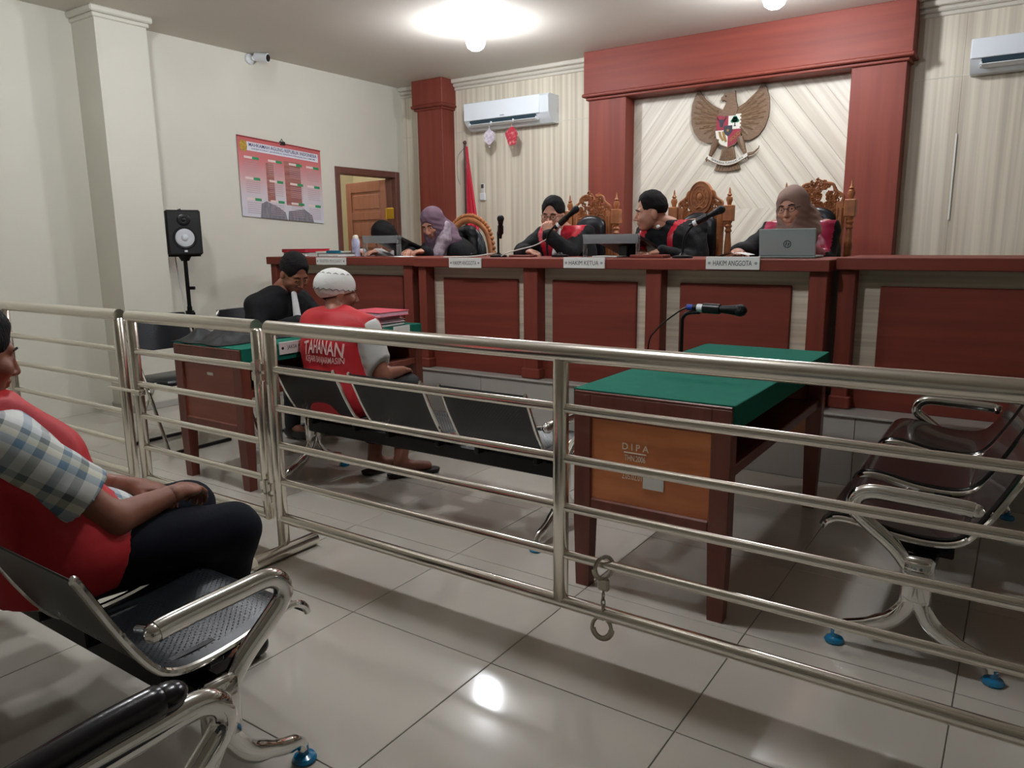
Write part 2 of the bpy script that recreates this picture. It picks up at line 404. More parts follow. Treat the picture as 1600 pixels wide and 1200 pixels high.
# ------------------------------------------------------------------ ceiling lamps
EMW = M('bulb_light', (255,255,255), .5, emit=(243,247,255), estr=1.0)
def lamp(x, y, z, watt, label, mat, grp, r=.075):
    t = thing('ceiling_lamp', label, 'lamp', (x,y,z), 0, grp)
    build('lamp_base', G().lathe([(.0,z),(.065,z),(.062,z-.02),(.035,z-.032),(.032,z-.05),(0,z-.05)][::-1], 24, (x,y,0)), WHITEP, t)
    zz = z-.05
    build('bulb', G().lathe([(0.001,zz-.155),(.035,zz-.15),(.062,zz-.13),(r,zz-.095),(.07,zz-.06),(.05,zz-.025),(.03,zz),(.001,zz)], 24, (x,y,0)), mat, t)
    return t
area = 4*PI*.07**2
EMW.node_tree.nodes['Principled BSDF'].inputs['Emission Strength'].default_value = LAMP_W/(PI*area)
labs = ['lit white ceiling bulb above the flag and the left air conditioner', 'lit white ceiling bulb in front of the red beam above the eagle', 'lit white ceiling bulb high over the railing gate', 'lit white ceiling bulb high over the railing and witness table', 'lit white ceiling bulb in front of the right air conditioner']
for i, (x, y) in enumerate(LAMPS):
    lamp(x, y, CEIL, LAMP_W, labs[i], EMW, 'ceiling bulbs')
EMS = M('side_bulb_light', (255,250,245), .5, emit=(255,250,242), estr=22.0/(PI*area))
lamp(-7.0, 6.2, 2.9, 26, 'lit bulb in the room behind the open door', EMS, None)
# ================================================================== COURT FURNITURE
def desk(name, label, xa, xb, yf, pillars, panels, ztop=1.17, depth=.52, zpan=1.03):
    t = thing(name, label, 'bench', ((xa+xb)/2, yf, .381))
    build('countertop', G().box(xa, xb, yf-.13, yf+depth, ztop-.062, ztop, b=.004), RED, t)
    build('front_board', G().box(xa+.04, xb-.03, yf, yf+.03, .50, ztop-.062, b=.002), LAMH, t)
    build('plinth', G().box(xa+.03, xb-.02, yf-.03, yf+.03, .381, .515, b=.003), RED, t)
    for (pa, pb) in pillars:
        build('pillar', G().box(pa, pb, yf-.095, yf+.02, .381, ztop-.062, b=.004).box(pa-.015, pb+.015, yf-.105, yf+.02, .382, .45, b=.006), REDV, t)
    for (pa, pb) in panels:
        build('red_panel', G().box(pa, pb, yf-.018, yf+.005, .56, zpan, b=.004), RED, t)
    build('side_board', G().box(xa+.03, xa+.055, yf+.03, yf+depth-.04, .381, ztop-.062), RED, t)
    build('side_board', G().box(xb-.055, xb-.03, yf+.03, yf+depth-.04, .381, ztop-.062), RED, t)
    return t
desk('judges_bench', 'long dark red and cream judges bench with three panelled bays', -3.625, -.832, 4.215,
     [(-3.615,-3.545),(-2.715,-2.605),(-1.852,-1.755),(-.935,-.845)], [(-3.45,-2.81),(-2.54,-1.945),(-1.67,-1.04)])
desk('side_bench', 'dark red and cream panelled side bench right of the judges', -.822, 1.9, 4.315,
     [(-.812,-.73),(.28,.37),(1.80,1.88)], [(-.62,.17),(.50,1.68)], ztop=1.178)
desk('clerk_bench', 'dark red and cream panelled clerk bench left of the judges by the door', -5.40, -3.645, 4.33,
     [(-5.39,-5.31),(-3.865,-3.775)], [(-5.2,-3.945)], ztop=1.17, depth=.40)
# ------------------------------------------------------------------ tables
def table(name, label, panel, loc, L=1.38, W=.58, H=.755):
    """origin at the near end's middle; x across, y along"""
    t = thing(name, label, 'table', (0,0,0)); h = W/2
    ft = []
    for (sx, y0) in ((-1,0),(1,0),(-1,L),(1,L)):
        x0, x1 = (sx*h, sx*(h-.068)); ya, yb = (y0, y0+.06) if y0 == 0 else (y0-.06, y0)
        gg = G().box(x0, x1, ya, yb, .30, H-.012, b=.003)
        xm_ = (x0+x1)/2; ym_ = (ya+yb)/2
        top = [(x0,ya),(x1,ya),(x1,yb),(x0,yb)]; bot = [(xm_+(a-xm_)*.78, ym_+(b-ym_)*.78) for a,b in top]
        v = [(a,b,.302) for a,b in top]+[(a,b,0.0) for a,b in bot]
        f = [(0,1,2,3),(7,6,5,4)]+[(i,i+4,(i+1)%4+4,(i+1)%4) for i in range(4)]
        gg.add(v, f if sx < 0 else [q[::-1] for q in f]); build('leg', gg, WOODT, t)
    for y0, y1 in ((.0,.03),(L-.03,L)):
        build('end_apron', G().box(-h+.066, h-.066, y0, y1, H-.10, H-.012, b=.003), WOODT, t)
        build('end_rail', G().box(-h+.066, h-.066, y0+.002, y1, .305, .355, b=.006), WOODT, t)
    build('end_panel', G().box(-h+.06, h-.06, .012, .026, .35, H-.095), panel, t)
    build('end_panel', G().box(-h+.06, h-.06, L-.026, L-.012, .35, H-.095), panel, t)
    build('shelf', G().box(-h+.02, h-.02, .03, L-.03, .505, .525, b=.003), WOODT, t)
    build('shelf_rail', G().box(h-.035, h-.012, .05, L-.05, .495, .535, b=.004), WOODT, t)
    build('shelf_rail', G().box(-h+.012, -h+.035, .05, L-.05, .42, .72, b=.004), WOODT, t)
    build('table_top', G().box(-h, h, 0, L, H-.014, H-.003, b=.003), WOODT, t)
    g_ = G().box(-h+.004, h+.004, .006, L-.006, H-.004, H+.002, b=.001).box(h-.004, h+.006, .008, L-.008, H-.085, H+.001, b=.001).box(-h-.006, -h+.004, .008, L-.008, H-.085, H+.001, b=.001)
    build('green_cloth', g_, FELT, t)
    move(t, loc, 0); return t
wt = table('witness_table', 'wooden table with orange veneer end and green cloth top, in the middle of the court', WOODP, (-1.025, 2.325, 0))
pt = table('prosecutor_table', 'reddish wooden table with green cloth in front of the man in black robe', WOODR, (-3.55, 2.33, 0), L=1.40)
# stencilled lettering and inventory sticker
fn = lambda cx, cz: (lambda a, b: (cx+a, 2.3355, cz+b))
STEN = M('white_stencil', (240,228,206), .7)
build('stencil_lettering', text_g('D I P A', .034, .012, fn(-1.076, .566)), STEN, wt, 0)
build('stencil_line', G().box(-1.118, -1.034, 2.334, 2.3362, .544, .548), STEN, wt, 0)
build('stencil_lettering', text_g('THN.2006', .03, .014, fn(-1.076, .526), squeeze=.62), STEN, wt, 0)
build('stencil_line', G().box(-1.132, -1.02, 2.334, 2.3362, .482, .485), STEN, wt, 0)
build('stencil_lettering', text_g('2.05.02.01', .031, .008, fn(-1.085, .458), squeeze=.62), STEN, wt, 0)
build('inventory_sticker', G().box(-1.043, -.966, 2.3335, 2.3362, .425, .478), WHITEPAPER, wt, 0)
build('inventory_sticker', G().box(-3.56, -3.51, 2.339, 2.3415, .60, .615), WHITEPAPER, pt, 0)
# ------------------------------------------------------------------ stainless rail
def rails(t, xa, xb, y, ends=True):
    build('top_rail', G().cyl((xa,y,.957),(xb,y,.957),.0285,n=20), STEEL, t)
    for z in (.790,.634,.480,.325): build('cross_rail', G().cyl((xa,y,z),(xb,y,z),.0145,n=14), STEEL, t)
    build('bottom_rail', G().cyl((xa,y,.166),(xb,y,.166),.022,n=16), STEEL, t)
def post(t, x, y, z0=.15, z1=.95, r=.021, name='post'):
    return build(name, G().box(x-r, x+r, y-r, y+r, z0, z1, b=.009), STEEL, t, smooth=1.2)
YRL = 1.90
t = thing('railing_section', 'long stainless steel railing section with handcuffs, right of the gate', 'railing', (-1.12, YRL, 0))
rails(t, -2.46, 1.6, YRL)
for x in (-2.455, -1.12, .22, 1.56): post(t, x, YRL, .15 if x > -2.4 else .0)
for x in (-2.44, .22): build('foot_bar', G().cyl((x,1.735,.029),(x,2.05,.029),.028,n=18), STEEL, t)
post(t, .22, YRL, 0, .2)
t = thing('railing_section', 'short stainless steel railing section left of the gate', 'railing', (-4.7, YRL, 0))
rails(t, -5.94, -3.555, YRL)
for x in (-3.575, -4.77, -5.92): post(t, x, YRL, .0 if x != -4.77 else .15)
t = thing('railing_gate', 'stainless steel gate of the railing with bolt and hinges', 'gate', (-2.53, YRL+.005, 0), 0.0)
rails(t, -3.47, -2.535, YRL)
post(t, -3.455, YRL, .145); post(t, -2.535, YRL, .145)
build('bolt', G().cyl((-3.66,YRL-.03,.603),(-3.36,YRL-.03,.603),.008,n=10).box(-3.44,-3.37,YRL-.045,YRL-.012,.59,.616,b=.003), STEEL, t)
for z in (.80,.76,.30,.25): build('hinge', G().box(-2.545,-2.475,YRL-.034,YRL-.018,z-.018,z+.018,b=.004).cyl((-2.505,YRL-.03,z-.03),(-2.505,YRL-.03,z+.03),.013,n=12), STEEL, t)
# handcuffs hanging from the rail
HC = M('handcuff_steel', (170,164,150), .32, metal=1.0)
t = thing('handcuffs', 'steel handcuffs hanging from the lower railing bar', 'handcuffs', (-.96, YRL-.02, .09))
def cuff(cx, cz, ry, name):
    mt = Matrix.Translation(Vector((cx, YRL-.012, cz))) @ Matrix.Rotation(ry, 4, 'Z')
    pts = [tuple(mt @ Vector((.030*math.cos(a), 0, .036*math.sin(a)))) for a in np.linspace(-0.2, PI+.2, 18)]
    c = build(name, G().tube(pts, .006, 8), HC, t)
    pts = [tuple(mt @ Vector((.030*math.cos(a), .004, .036*math.sin(a)))) for a in np.linspace(PI+.1, 2*PI-.1, 14)]
    build('cheek_plate', G().tube(pts, .010, 8, flat=((0,1,0), .6)), HC, c)
    return c
c1 = cuff(-.962, .318, 0.9, 'cuff'); build('lock_case', G().box(-.983,-.945,YRL-.02,YRL-.004,.245,.288,b=.006), HC, c1)
c2 = cuff(-.968, .122, 0.15, 'cuff'); build('lock_case', G().box(-.99,-.955,YRL-.021,YRL-.005,.148,.176,b=.006), HC, c2)
for i, z in enumerate((.228,.207,.186)):
    pts = [(-.964+(.006*math.cos(a) if i%2 else 0), YRL-.012+(0 if i%2 else .006*math.cos(a)), z+.015*math.sin(a)) for a in np.linspace(0,2*PI,12,endpoint=False)]
    build('chain_link', G().tube(pts, .0026, 6, closed=True), HC, t)
# ------------------------------------------------------------------ waiting benches
def perf(name, col, p=.017):
    m = M(name, col, .36)
    nt = m.node_tree; N = nt.nodes; L_ = nt.links; b = N['Principled BSDF']
    uv = N.new('ShaderNodeUVMap'); sp = N.new('ShaderNodeSeparateXYZ'); L_.new(uv.outputs[0], sp.inputs[0])
    def mth(op, a, v=None):
        n = N.new('ShaderNodeMath'); n.operation = op
        L_.new(a, n.inputs[0])
        if v is not None:
            if isinstance(v,(int,float)): n.inputs[1].default_value = v
            else: L_.new(v, n.inputs[1])
        return n.outputs[0]
    s1 = mth('SINE', mth('MULTIPLY', sp.outputs[0], 2*PI/p)); s2 = mth('SINE', mth('MULTIPLY', sp.outputs[1], 2*PI/p))
    hole = mth('GREATER_THAN', mth('MULTIPLY', s1, s2), .48)
    # solid margins: u in 0..0.44, v in 0..len
    ina = mth('MULTIPLY', mth('GREATER_THAN', sp.outputs[0], .045), mth('LESS_THAN', sp.outputs[0], .395))
    inb = mth('MULTIPLY', mth('GREATER_THAN', sp.outputs[1], .05), mth('LESS_THAN', sp.outputs[1], .66))
    hole = mth('MULTIPLY', hole, mth('MULTIPLY', ina, inb))
    tr = N.new('ShaderNodeBsdfTransparent'); mx = N.new('ShaderNodeMixShader')
    L_.new(hole, mx.inputs[0]); L_.new(b.outputs[0], mx.inputs[1]); L_.new(tr.outputs[0], mx.inputs[2])
    L_.new(mx.outputs[0], N['Material Output'].inputs[0]); return m
PERF = perf('perforated_black_sheet', (22,26,27))
PROF = smooth_path([(0,-.262,.672),(0,-.25,.655),(0,-.19,.53),(0,-.135,.435),(0,-.09,.395),(0,-.02,.382),(0,.08,.388),(0,.18,.408),(0,.235,.410),(0,.265,.395),(0,.275,.372)], 4)
def shell(g_, x0, x1, off=0.0, thick=.004):
    P = [Vector(p) for p in PROF]; n = len(P); nor = []
    for i in range(n):
        tg = (P[min(i+1,n-1)]-P[max(i-1,0)]).normalized(); nor.append(Vector((0,-tg.z,tg.y)))
    arc = [0]
    for i in range(1,n): arc.append(arc[-1]+(P[i]-P[i-1]).length)
    v = []; uv = []
    for k, o_ in enumerate((off, off-thick)):
        for i in range(n):
            q = P[i]+nor[i]*o_*1.0
            for x in (x0,x1): v.append((x, q.y, q.z)); uv.append((x-x0, arc[i]))
    f = []; m_ = 2*n
    for i in range(n-1):
        a = 2*i
        f.append((a, a+1, a+3, a+2)); f.append((m_+a, m_+a+2, m_+a+3, m_+a+1))
        f.append((a, a+2, m_+a+2, m_+a)); f.append((a+1, m_+a+1, m_+a+3, a+3))
    f.append((0, m_, m_+1, 1)); e = 2*(n-1); f.append((e, e+1, m_+e+1, m_+e))
    if g_.uv is None: g_.uv = []
    g_.add(v, f); g_.uv += uv
    return g_
def make_bench(name, label, n, seatmat, group=None, pitch=.555, wide=.46, pads=False, armpad=False, railmat=CHROME, az=0.0):
    t = thing(name, label, 'bench', (0,0,0), 0, group)
    Lh = n*pitch/2 - .03
    build('beam', G().box(-Lh-.02, Lh+.02, -.04, .02, .265, .335, b=.006), BLACKM, t)
    for k in range(n):
        c = (k-(n-1)/2)*pitch; a, b = c-wide/2, c+wide/2
        s_ = build('seat_shell', shell(G(), a+.01, b-.01), seatmat, t, smooth=1.0)
        if pads:
            build('seat_pad', shell(G(), a+.022, b-.022, .018, .02), BROWNV, s_, smooth=1.0)
        for x in (a+.006, b-.006):
            pth = [(x, p[1], p[2]) for p in PROF]
            build('side_rail', G().tube(pth, .0095, 8, flat=((1,0,0), .9)), railmat, s_)
        for x in (a+.07, b-.07):
            build('bracket', G().box(x-.012, x+.012, -.085, .07, .325, .385, b=.004).box(x-.03, x+.03, -.045, .025, .33, .345, b=.003).cyl((x-.02,-.06,.345),(x+.02,-.06,.345),.008,n=8), BLACKM, s_)
    for sx in (-1, 1):
        x = sx*Lh
        lg = G()
        for sy in (-1, 1):
            pth = smooth_path([(x,0,.29),(x,sy*.012,.20),(x,sy*.06,.125),(x,sy*.14,.082),(x,sy*.20,.06),(x,sy*.215,.035)], 4)
            lg.tube(pth, [.03]*5+[.027]*6+[.022]*5+[.017]*(len(pth)-16), 10, flat=((1,0,0), .75))
        lg.box(x-.022, x+.022, -.045, .045, .19, .345, b=.012)
        l_ = build('leg', lg, railmat, t, smooth=1.0)
        for sy in (-1,1):
            build('foot_disc', G().lathe([(.001,0),(.028,0),(.031,.007),(.026,.015),(.013,.02),(.012,.045),(.001,.045)], 18, (x, sy*.217, 0)), BLUEFOIL, l_)
        ap = smooth_path([(x,.02,.30),(x,.07,.36),(x,.14,.415),(x,.185,.455),(x,.185,.495),(x,.145,.52),(x,.06,.52),(x,-.03,.518),(x,-.10,.515),(x,-.125,.512)], 5)
        if az: ap = [(q[0], q[1]+(.05 if q[2] > .36 else 0), q[2]+az*max(0,min(1,(q[2]-.30)/.15))) for q in ap]
        ar = build('armrest', G().tube(ap, .024, 12, flat=((1,0,0), .85)).sphere((x,-.132,.512),.021,10,7).cyl((x-sx*.055,-.135,.505),(x,-.125,.512),.010,n=10), railmat, t, smooth=1.0)
        if armpad:
            pp = smooth_path([(x,.145,.562+az),(x,.05,.562+az),(x,-.06,.555+az),(x,-.17,.545+az)], 5)
            build('arm_pad', G().tube(pp, [.012]+[.027]*(len(pp)-2)+[.018], 12, flat=((1,0,0), .95)).sphere((x,.145,.562+az),(.027,.035,.022)), VINYL, ar, smooth=1.2)
    return t
PERF2 = perf('perforated_grey_black_sheet', (24,29,33))
b1 = make_bench('waiting_bench', 'black perforated steel three-seat bench under the man in the TAHANAN vest', 3, PERF)
move(b1, (-2.40, 2.725, 0), 0)
b2 = copy_tree(b1, (-2.195, .875, 0), 0, 'black perforated bench with chrome armrest under the man in checked shirt')
for o_ in list(b2.children_recursive):
    if o_.name.startswith('seat_shell'):
        o_.data = o_.data.copy(); o_.data.materials[0] = PERF2
b3 = make_bench('waiting_bench', 'dark brown padded chrome bench standing sideways at the right edge', 3, BROWNV, pads=True, pitch=.54)
move(b3, (-.185, 3.20, 0), PI/2)
b4 = make_bench('waiting_bench', 'nearest bench with black padded armrest at the bottom left corner', 2, PERF2, armpad=True, az=.02, pitch=.83)
move(b4, (-1.06+.80, .43, 0), 0)
# ------------------------------------------------------------------ folding chairs
def fold_chair(name, label):
    """faces +y, origin on the floor"""
    t = thing(name, label, 'chair', (0,0,0), 0, None)
    for s_ in (-1,1):
        x = s_*.215
        build('frame_tube', G().tube(smooth_path([(x,.20,.012),(x,.02,.40),(x,-.14,.72),(x,-.17,.80),(x*.86,-.178,.835)],5), .0115, 10), CHROME, t)
        build('frame_tube', G().tube([(x*.93,-.23,.012),(x*.93,-.05,.28),(x*.93,.09,.44)], .0105, 10), CHROME, t)
    build('foot_bar', G().cyl((-.215,.20,.012),(.215,.20,.012),.0115,n=10), BLACK, t)
    build('foot_bar', G().cyl((-.20,-.23,.012),(.20,-.23,.012),.0115,n=10), BLACK, t)
    g_ = G(); g_.box(-.19,.19,-.16,.20,.425,.462,b=.014); build('seat', g_, LEATH, t, smooth=1.2)
    n_ = 10
    def bk(u,v,off):
        a = (u-.5)*2; z = .615+.225*v
        return (a*.215*(1-.10*abs(2*v-1)**3), -.125-.10*v*.55-.03*(1-a*a)+off, z)
    g_ = G(); g_.sheet(lambda u,v: bk(u,v,.018), 10, 6); g_.sheet(lambda u,v: bk(1-u,v,-.018), 10, 6)
    for v0 in (0,1): g_.sheet(lambda u,v: tuple(Vector(bk(u,v0,-.018))*(1-v)+Vector(bk(u,v0,.018))*v) , 10, 1)
    for u0 in (0,1): g_.sheet(lambda u,v: tuple(Vector(bk(u0,v,-.018))*(1-u)+Vector(bk(u0,v,.018))*u), 1, 6)
    build('backrest', g_, LEATH, t, smooth=1.0)
    build('seat_bracket', G().tube([(-.2,.085,.44),(.2,.085,.44)], .006, 8), CHROME, t)
    return t
fc = fold_chair('folding_chair', 'empty black folding chair with chrome tubes beside the left table end')
move(fc, (-4.47, 2.72, 0), -PI/2)
copy_tree(fc, (-4.36, 3.30, 0), -PI/2, 'black folding chair under the man in black robe at the left table')
# ------------------------------------------------------------------ carved judges' chairs (face -y)
def crest_curls(g_, w, h, z0, n, seed, y=0.0, arch=1.0):
    rnd = random.Random(seed)
    for i in range(n):
        for _ in range(40):
            x = rnd.uniform(-w, w); z = rnd.uniform(0, h)
            if (x/w)**2 + (z/h)**2 < 1: break
        R_ = rnd.uniform(.011,.023); a0 = rnd.uniform(0,2*PI); turns = rnd.uniform(1.2,2.0)
        pts = []
        for k in range(12):
            tt = k/11; r_ = R_*(1-.75*tt); a = a0+turns*2*PI*tt*.8
            pts.append((x+r_*math.cos(a), y+rnd.uniform(-.001,.001)+.006*math.sin(3*a), z0+z+r_*math.sin(a)))
        g_.tube(pts, [.0062]*8+[.0055,.005,.006,.008], 5)
def judge_chair(name, label, kind, top, seed):
    t = thing(name, label, 'chair', (0,0,0), 0, None); z0 = .381
    build('seat', G().box(-.27,.27,-.27,.25,z0+.40,z0+.49,b=.03), LEATH, t, smooth=1.2)
    build('seat_frame', G().box(-.29,.29,-.29,.27,z0+.33,z0+.405,b=.01), TEAK, t)
    for sx in (-1,1):
        for y in (-.25,.24):
            build('leg', G().lathe([(.001,z0),(.022,z0),(.03,z0+.05),(.02,z0+.1),(.034,z0+.2),(.026,z0+.3),(.036,z0+.335),(.001,z0+.335)],14,(sx*.25,y,0)), TEAK, t)
        build('arm', G().tube(smooth_path([(sx*.29,-.26,z0+.64),(sx*.30,-.1,z0+.655),(sx*.29,.1,z0+.66),(sx*.27,.24,z0+.67)],4), .022, 8).cyl((sx*.28,-.22,z0+.36),(sx*.29,-.22,z0+.64),.018,n=10), TEAK, t)
    if kind == 'round':
        g_ = G(); pts = smooth_path([(-.17,.27,z0+.45),(-.225,.275,z0+.62),(-.245,.285,z0+.80),(-.20,.295,z0+.97),(-.10,.30,z0+1.06),(0,.30,z0+1.085),(.10,.30,z0+1.06),(.20,.295,z0+.97),(.245,.285,z0+.80),(.225,.275,z0+.62),(.17,.27,z0+.45)],5)
        build('back_frame', G().tube(pts, .032, 10, flat=((0,1,0), .7)), TEAK, t)
        rnd = random.Random(seed)
        for i, p in enumerate(pts[8:-8:1]):
            d = Vector((p[0],0,p[2]-z0-.78)).normalized()
            g_.sphere((p[0]+d.x*.036, p[1]-.006, p[2]+d.z*.036), (.019,.014,.019), 8, 6)
        build('carved_border', g_, TEAK, t)
        build('back_pad', G().sphere((0,.27,z0+.79),(.205,.05,.25),20,14), LEATH, t, smooth=3.1)
        return t
    # square-shouldered throne back
    zs = z0+top
    for sx in (-1,1):
        build('stile', G().box(sx*.118,sx*.168,.265,.305,z0+.40,zs-.12,b=.006).box(sx*.126,sx*.136,.259,.27,z0+.5,zs-.16,b=.003).box(sx*.150,sx*.160,.259,.27,z0+.5,zs-.16,b=.003), TEAK, t)
        zz = zs-.30
        pr = [(.001,z0+.40),(.022,z0+.40),(.026,z0+.5),(.018,z0+.56),(.024,z0+.6),(.026,zz-.1),(.017,zz),(.026,zz+.012),(.017,zz+.03),(.027,zz+.045),(.018,zz+.06),(.026,zz+.075),(.026,zz+.085),(.001,zz+.085)]
        ps = build('baluster', G().lathe(pr,14,(sx*.205,.285,0)).box(sx*.205-.034,sx*.205+.034,.255,.315,zz+.08,zz+.19,b=.004), TEAK, t)
        build('finial', G().lathe([(.001,zz+.19),(.014,zz+.19),(.016,zz+.205),(.024,zz+.225),(.02,zz+.245),(.01,zz+.252),(.018,zz+.262),(.008,zz+.275),(.006,zz+.30),(.001,zz+.315)],12,(sx*.205,.285,0)), TEAK, ps)
    build('top_panel', G().box(-.17,.17,.272,.298,zs-.30,zs-.14,b=.004), TEAK, t)
    ct = zs-.20
    g_ = G(); crest_curls(g_, .165, .215 if kind != 'seal' else .19, ct, 110, seed, .275)
    # curl borders
    for sx in (-1,1):
        g_.tube(smooth_path([(sx*.18,.275,ct-.06),(sx*.185,.275,ct+.02),(sx*.15,.275,ct+.06),(sx*.16,.275,ct+.11),(sx*.11,.275,ct+.15),(sx*.09,.275,ct+.19),(sx*.03,.275,ct+.20)],4), .010, 6)
    build('carved_crest', g_, TEAK, t)
    if kind == 'seal':
        MX = lambda a,b,d: (a, .272-d, ct+.145+b)
        oval = [(.088*math.cos(a), .118*math.sin(a)) for a in np.linspace(0,2*PI,36,endpoint=False)]
        md = build('medallion', G().prism(oval, MX, -.03, .012), TEAK, t, smooth=.7)
        g_ = G()
        for k in (.96,.72,.40): g_.tube([(.088*k*math.cos(a), .258, ct+.145+.118*k*math.sin(a)) for a in np.linspace(0,2*PI,32,endpoint=False)], .005, 6, closed=True)
        g_.sphere((0,.258,ct+.155),(.022,.008,.026),12,8)
        for a in np.linspace(0,2*PI,12,endpoint=False): g_.tube([(.03*math.cos(a),.258,ct+.155+.034*math.sin(a)),(.052*math.cos(a),.258,ct+.1455+.07*math.sin(a))], .004, 5)
        g_.tube(smooth_path([(-.05,.257,ct+.09),(-.025,.256,ct+.075),(0,.255,ct+.085),(.025,.256,ct+.075),(.05,.257,ct+.09)],4), .007, 6)
        build('carved_seal', g_, TEAK, md)
    # leather back pad with rounded top
    pad = [(-.125,z0+.46),(.125,z0+.46),(.125,zs-.235)]+[(.125*math.cos(a), zs-.235+.08*math.sin(a)) for a in np.linspace(.2,PI-.2,12)]+[(-.125,zs-.235)]
    g_ = G(); cz = (z0+.46+zs-.155)/2
    for k,(sc,yy) in enumerate(((1,.272),(1,.245),(.93,.228),(.75,.219))):
        pass
    rings = [[(a*s_, yy, cz+(b-cz)*s_) for a,b in pad] for s_,yy in ((1,.272),(1,.246),(.94,.230),(.78,.221))]
    n_ = len(pad); v = [p for r_ in rings for p in r_]; f = []
    for k in range(3):
        for i in range(n_): f.append((k*n_+i, k*n_+(i+1)%n_, (k+1)*n_+(i+1)%n_, (k+1)*n_+i))
    f.append(tuple(range(3*n_,4*n_)))
    g_.add(v, f); build('back_pad', g_, LEATH, t, smooth=1.0)
    return t
jc = judge_chair('carved_chair', 'carved wooden chair with rounded scalloped back left of the judges', 'round', 1.2, 3)
move(jc, (-4.085, 5.05, 0), 0)
jc = judge_chair('carved_chair', 'carved wooden chair with leafy crest behind the judge holding his chin', 'leaf', 1.24, 5)
move(jc, (-2.862, 5.06, 0), 0)
jc = judge_chair('carved_chair', 'carved wooden chair with oval seal medallion in the crest', 'seal', 1.24, 8)
move(jc, (-1.985, 5.06, 0), 0)
jc = judge_chair('carved_chair', 'carved wooden chair with leafy crest behind the judge in brown headscarf', 'leaf', 1.25, 11)
move(jc, (-1.19, 5.06, 0), 0)
# ================================================================== THINGS ON THE WALLS
def air_con(label, xa, xb, z0, z1, zt):
    t = thing('air_conditioner', label, 'air conditioner', ((xa+xb)/2, YB-.02, z0))
    Yw = YB-.014; d = .2; h = z1-z0
    prof = [(Yw, z0+.0), (Yw-.10, z0), (Yw-.165, z0+.05), (Yw-d+.006, z0+.09), (Yw-d, z1-.02), (Yw-d+.02, z1), (Yw, z1)]
    build('body', G().prism(prof, lambda a,b,dd: (dd, a, b), xa, xb), M('aircon_casing', (214,220,222), .35), t, smooth=.3)
    build('front_panel', G().box(xa+.004, xb-.10, Yw-d-.008, Yw-d+.004, z0+.085, z1-.005, b=.004), M('aircon_panel', (226,232,236), .25), t)
    sl = build('air_slot', G().add([(xa+.07,Yw-.176,z0+.037),(xb-.14,Yw-.176,z0+.037),(xb-.14,Yw-d+.000,z0+.082),(xa+.07,Yw-d+.000,z0+.082)], [(0,1,2,3)]), M('aircon_slot', (52,70,80), .5), t, smooth=0)
    for k in range(4):
        x = xa+.07+(xb-.14-xa-.07)*k/3
        build('louvre_pin', G().box(x-.006,x+.006,Yw-d-.004,Yw-.15,z0+.03,z0+.06,b=.002), WHITEP, sl)
    Ml_ = Matrix.Translation(Vector((0,Yw-.187,z0+.034))) @ Matrix.Rotation(-.35,4,'X')
    build('louvre', G().box(xa+.06, xb-.13, -.028,.028,-.003,.003,b=.002,M4=Ml_), WHITEP, sl)
    build('badge', G().box((xa+xb)/2-.05,(xa+xb)/2,Yw-d-.0105,Yw-d-.007,z0+.10,z0+.11), M('badge_grey',(150,156,160),.3), t)
    return t
air_con('white wall air conditioner with two ornaments hanging below, left of the red frame', -4.93, -3.92, 2.40, 2.66, 0)
air_con('white wall air conditioner cut off by the right edge', -.475, .52, 2.405, 2.625, 0)
# ornaments
yo = YB-.20
t = thing('paper_ornament', 'small white square ornament hanging below the air conditioner', 'ornament', (-4.62, yo, 2.2))
sq = [(0,-.075),(.058,-.03),(.062,.045),(.0,.085),(-.062,.045),(-.055,-.03)]
build('card', G().prism([(a-4.62,b+2.305) for a,b in sq], lambda a,b,d:(a,d,b), yo, yo-.012), M('ornament_white',(226,220,226),.5,col2=(176,160,176),vscale=40), t, 0)
build('hanger', G().tube([(-4.62,yo-.005,2.385),(-4.62,yo-.005,2.42)], .002, 5).sphere((-4.62,yo-.006,2.215),.007), WHITEP, t)
t = thing('paper_ornament', 'small red ornament hanging below the air conditioner', 'ornament', (-4.36, yo, 2.2))
sq = [(-.03,-.09),(.05,-.085),(.07,.02),(.03,.085),(-.01,.085),(-.075,.03)]
build('card', G().prism([(a-4.35,b+2.30) for a,b in sq], lambda a,b,d:(a,d,b), yo, yo-.012), M('ornament_red',(176,52,66),.5,col2=(222,150,150),vscale=34,band=(.3,.5)), t, 0)
build('hanger', G().tube([(-4.35,yo-.005,2.38),(-4.35,yo-.005,2.42)], .002, 5).sphere((-4.34,yo-.006,2.19),.007), M('ornament_bead',(200,160,110),.4), t)
# flag
t = thing('flag', 'red national flag hanging from a dark pole in the corner', 'flag', (-4.83, 6.28, .381))
POLE = M('flag_pole_wood', (66,36,32), .4)
build('pole', G().cyl((-4.83,6.28,.40),(-4.83,6.28,2.25),.014,n=12).sphere((-4.83,6.28,2.26),.02), POLE, t)
build('base', G().lathe([(.001,.381),(.14,.381),(.14,.40),(.04,.42),(.025,.5),(.001,.5)],20,(-4.83,6.28,0)), POLE, t)
def fl_(u,v):
    z = 2.22-1.15*v; w_ = (.02+.16*min(1,v*1.25))
    return (-4.815+u*w_+.012*math.sin(9*u+2*v), 6.27-.03*math.sin(PI*3*u)*min(1,v*3), z)
def fl2(u,v): p = fl_(u,v); return (p[0]+.0, p[1]+.003, p[2])
build('red_cloth', G().sheet(fl_, 16, 14), M('flag_red',(190,28,52),.6,sheen=.2), t, 3.1)
def fw(u,v):
    p = fl_(u, .9+.1*v); return (p[0]+.01*v, p[1]+.004, 1.19-.45*v)
build('white_cloth', G().sheet(fw, 16, 6), M('flag_white',(225,225,222),.6,sheen=.2), t, 3.1)
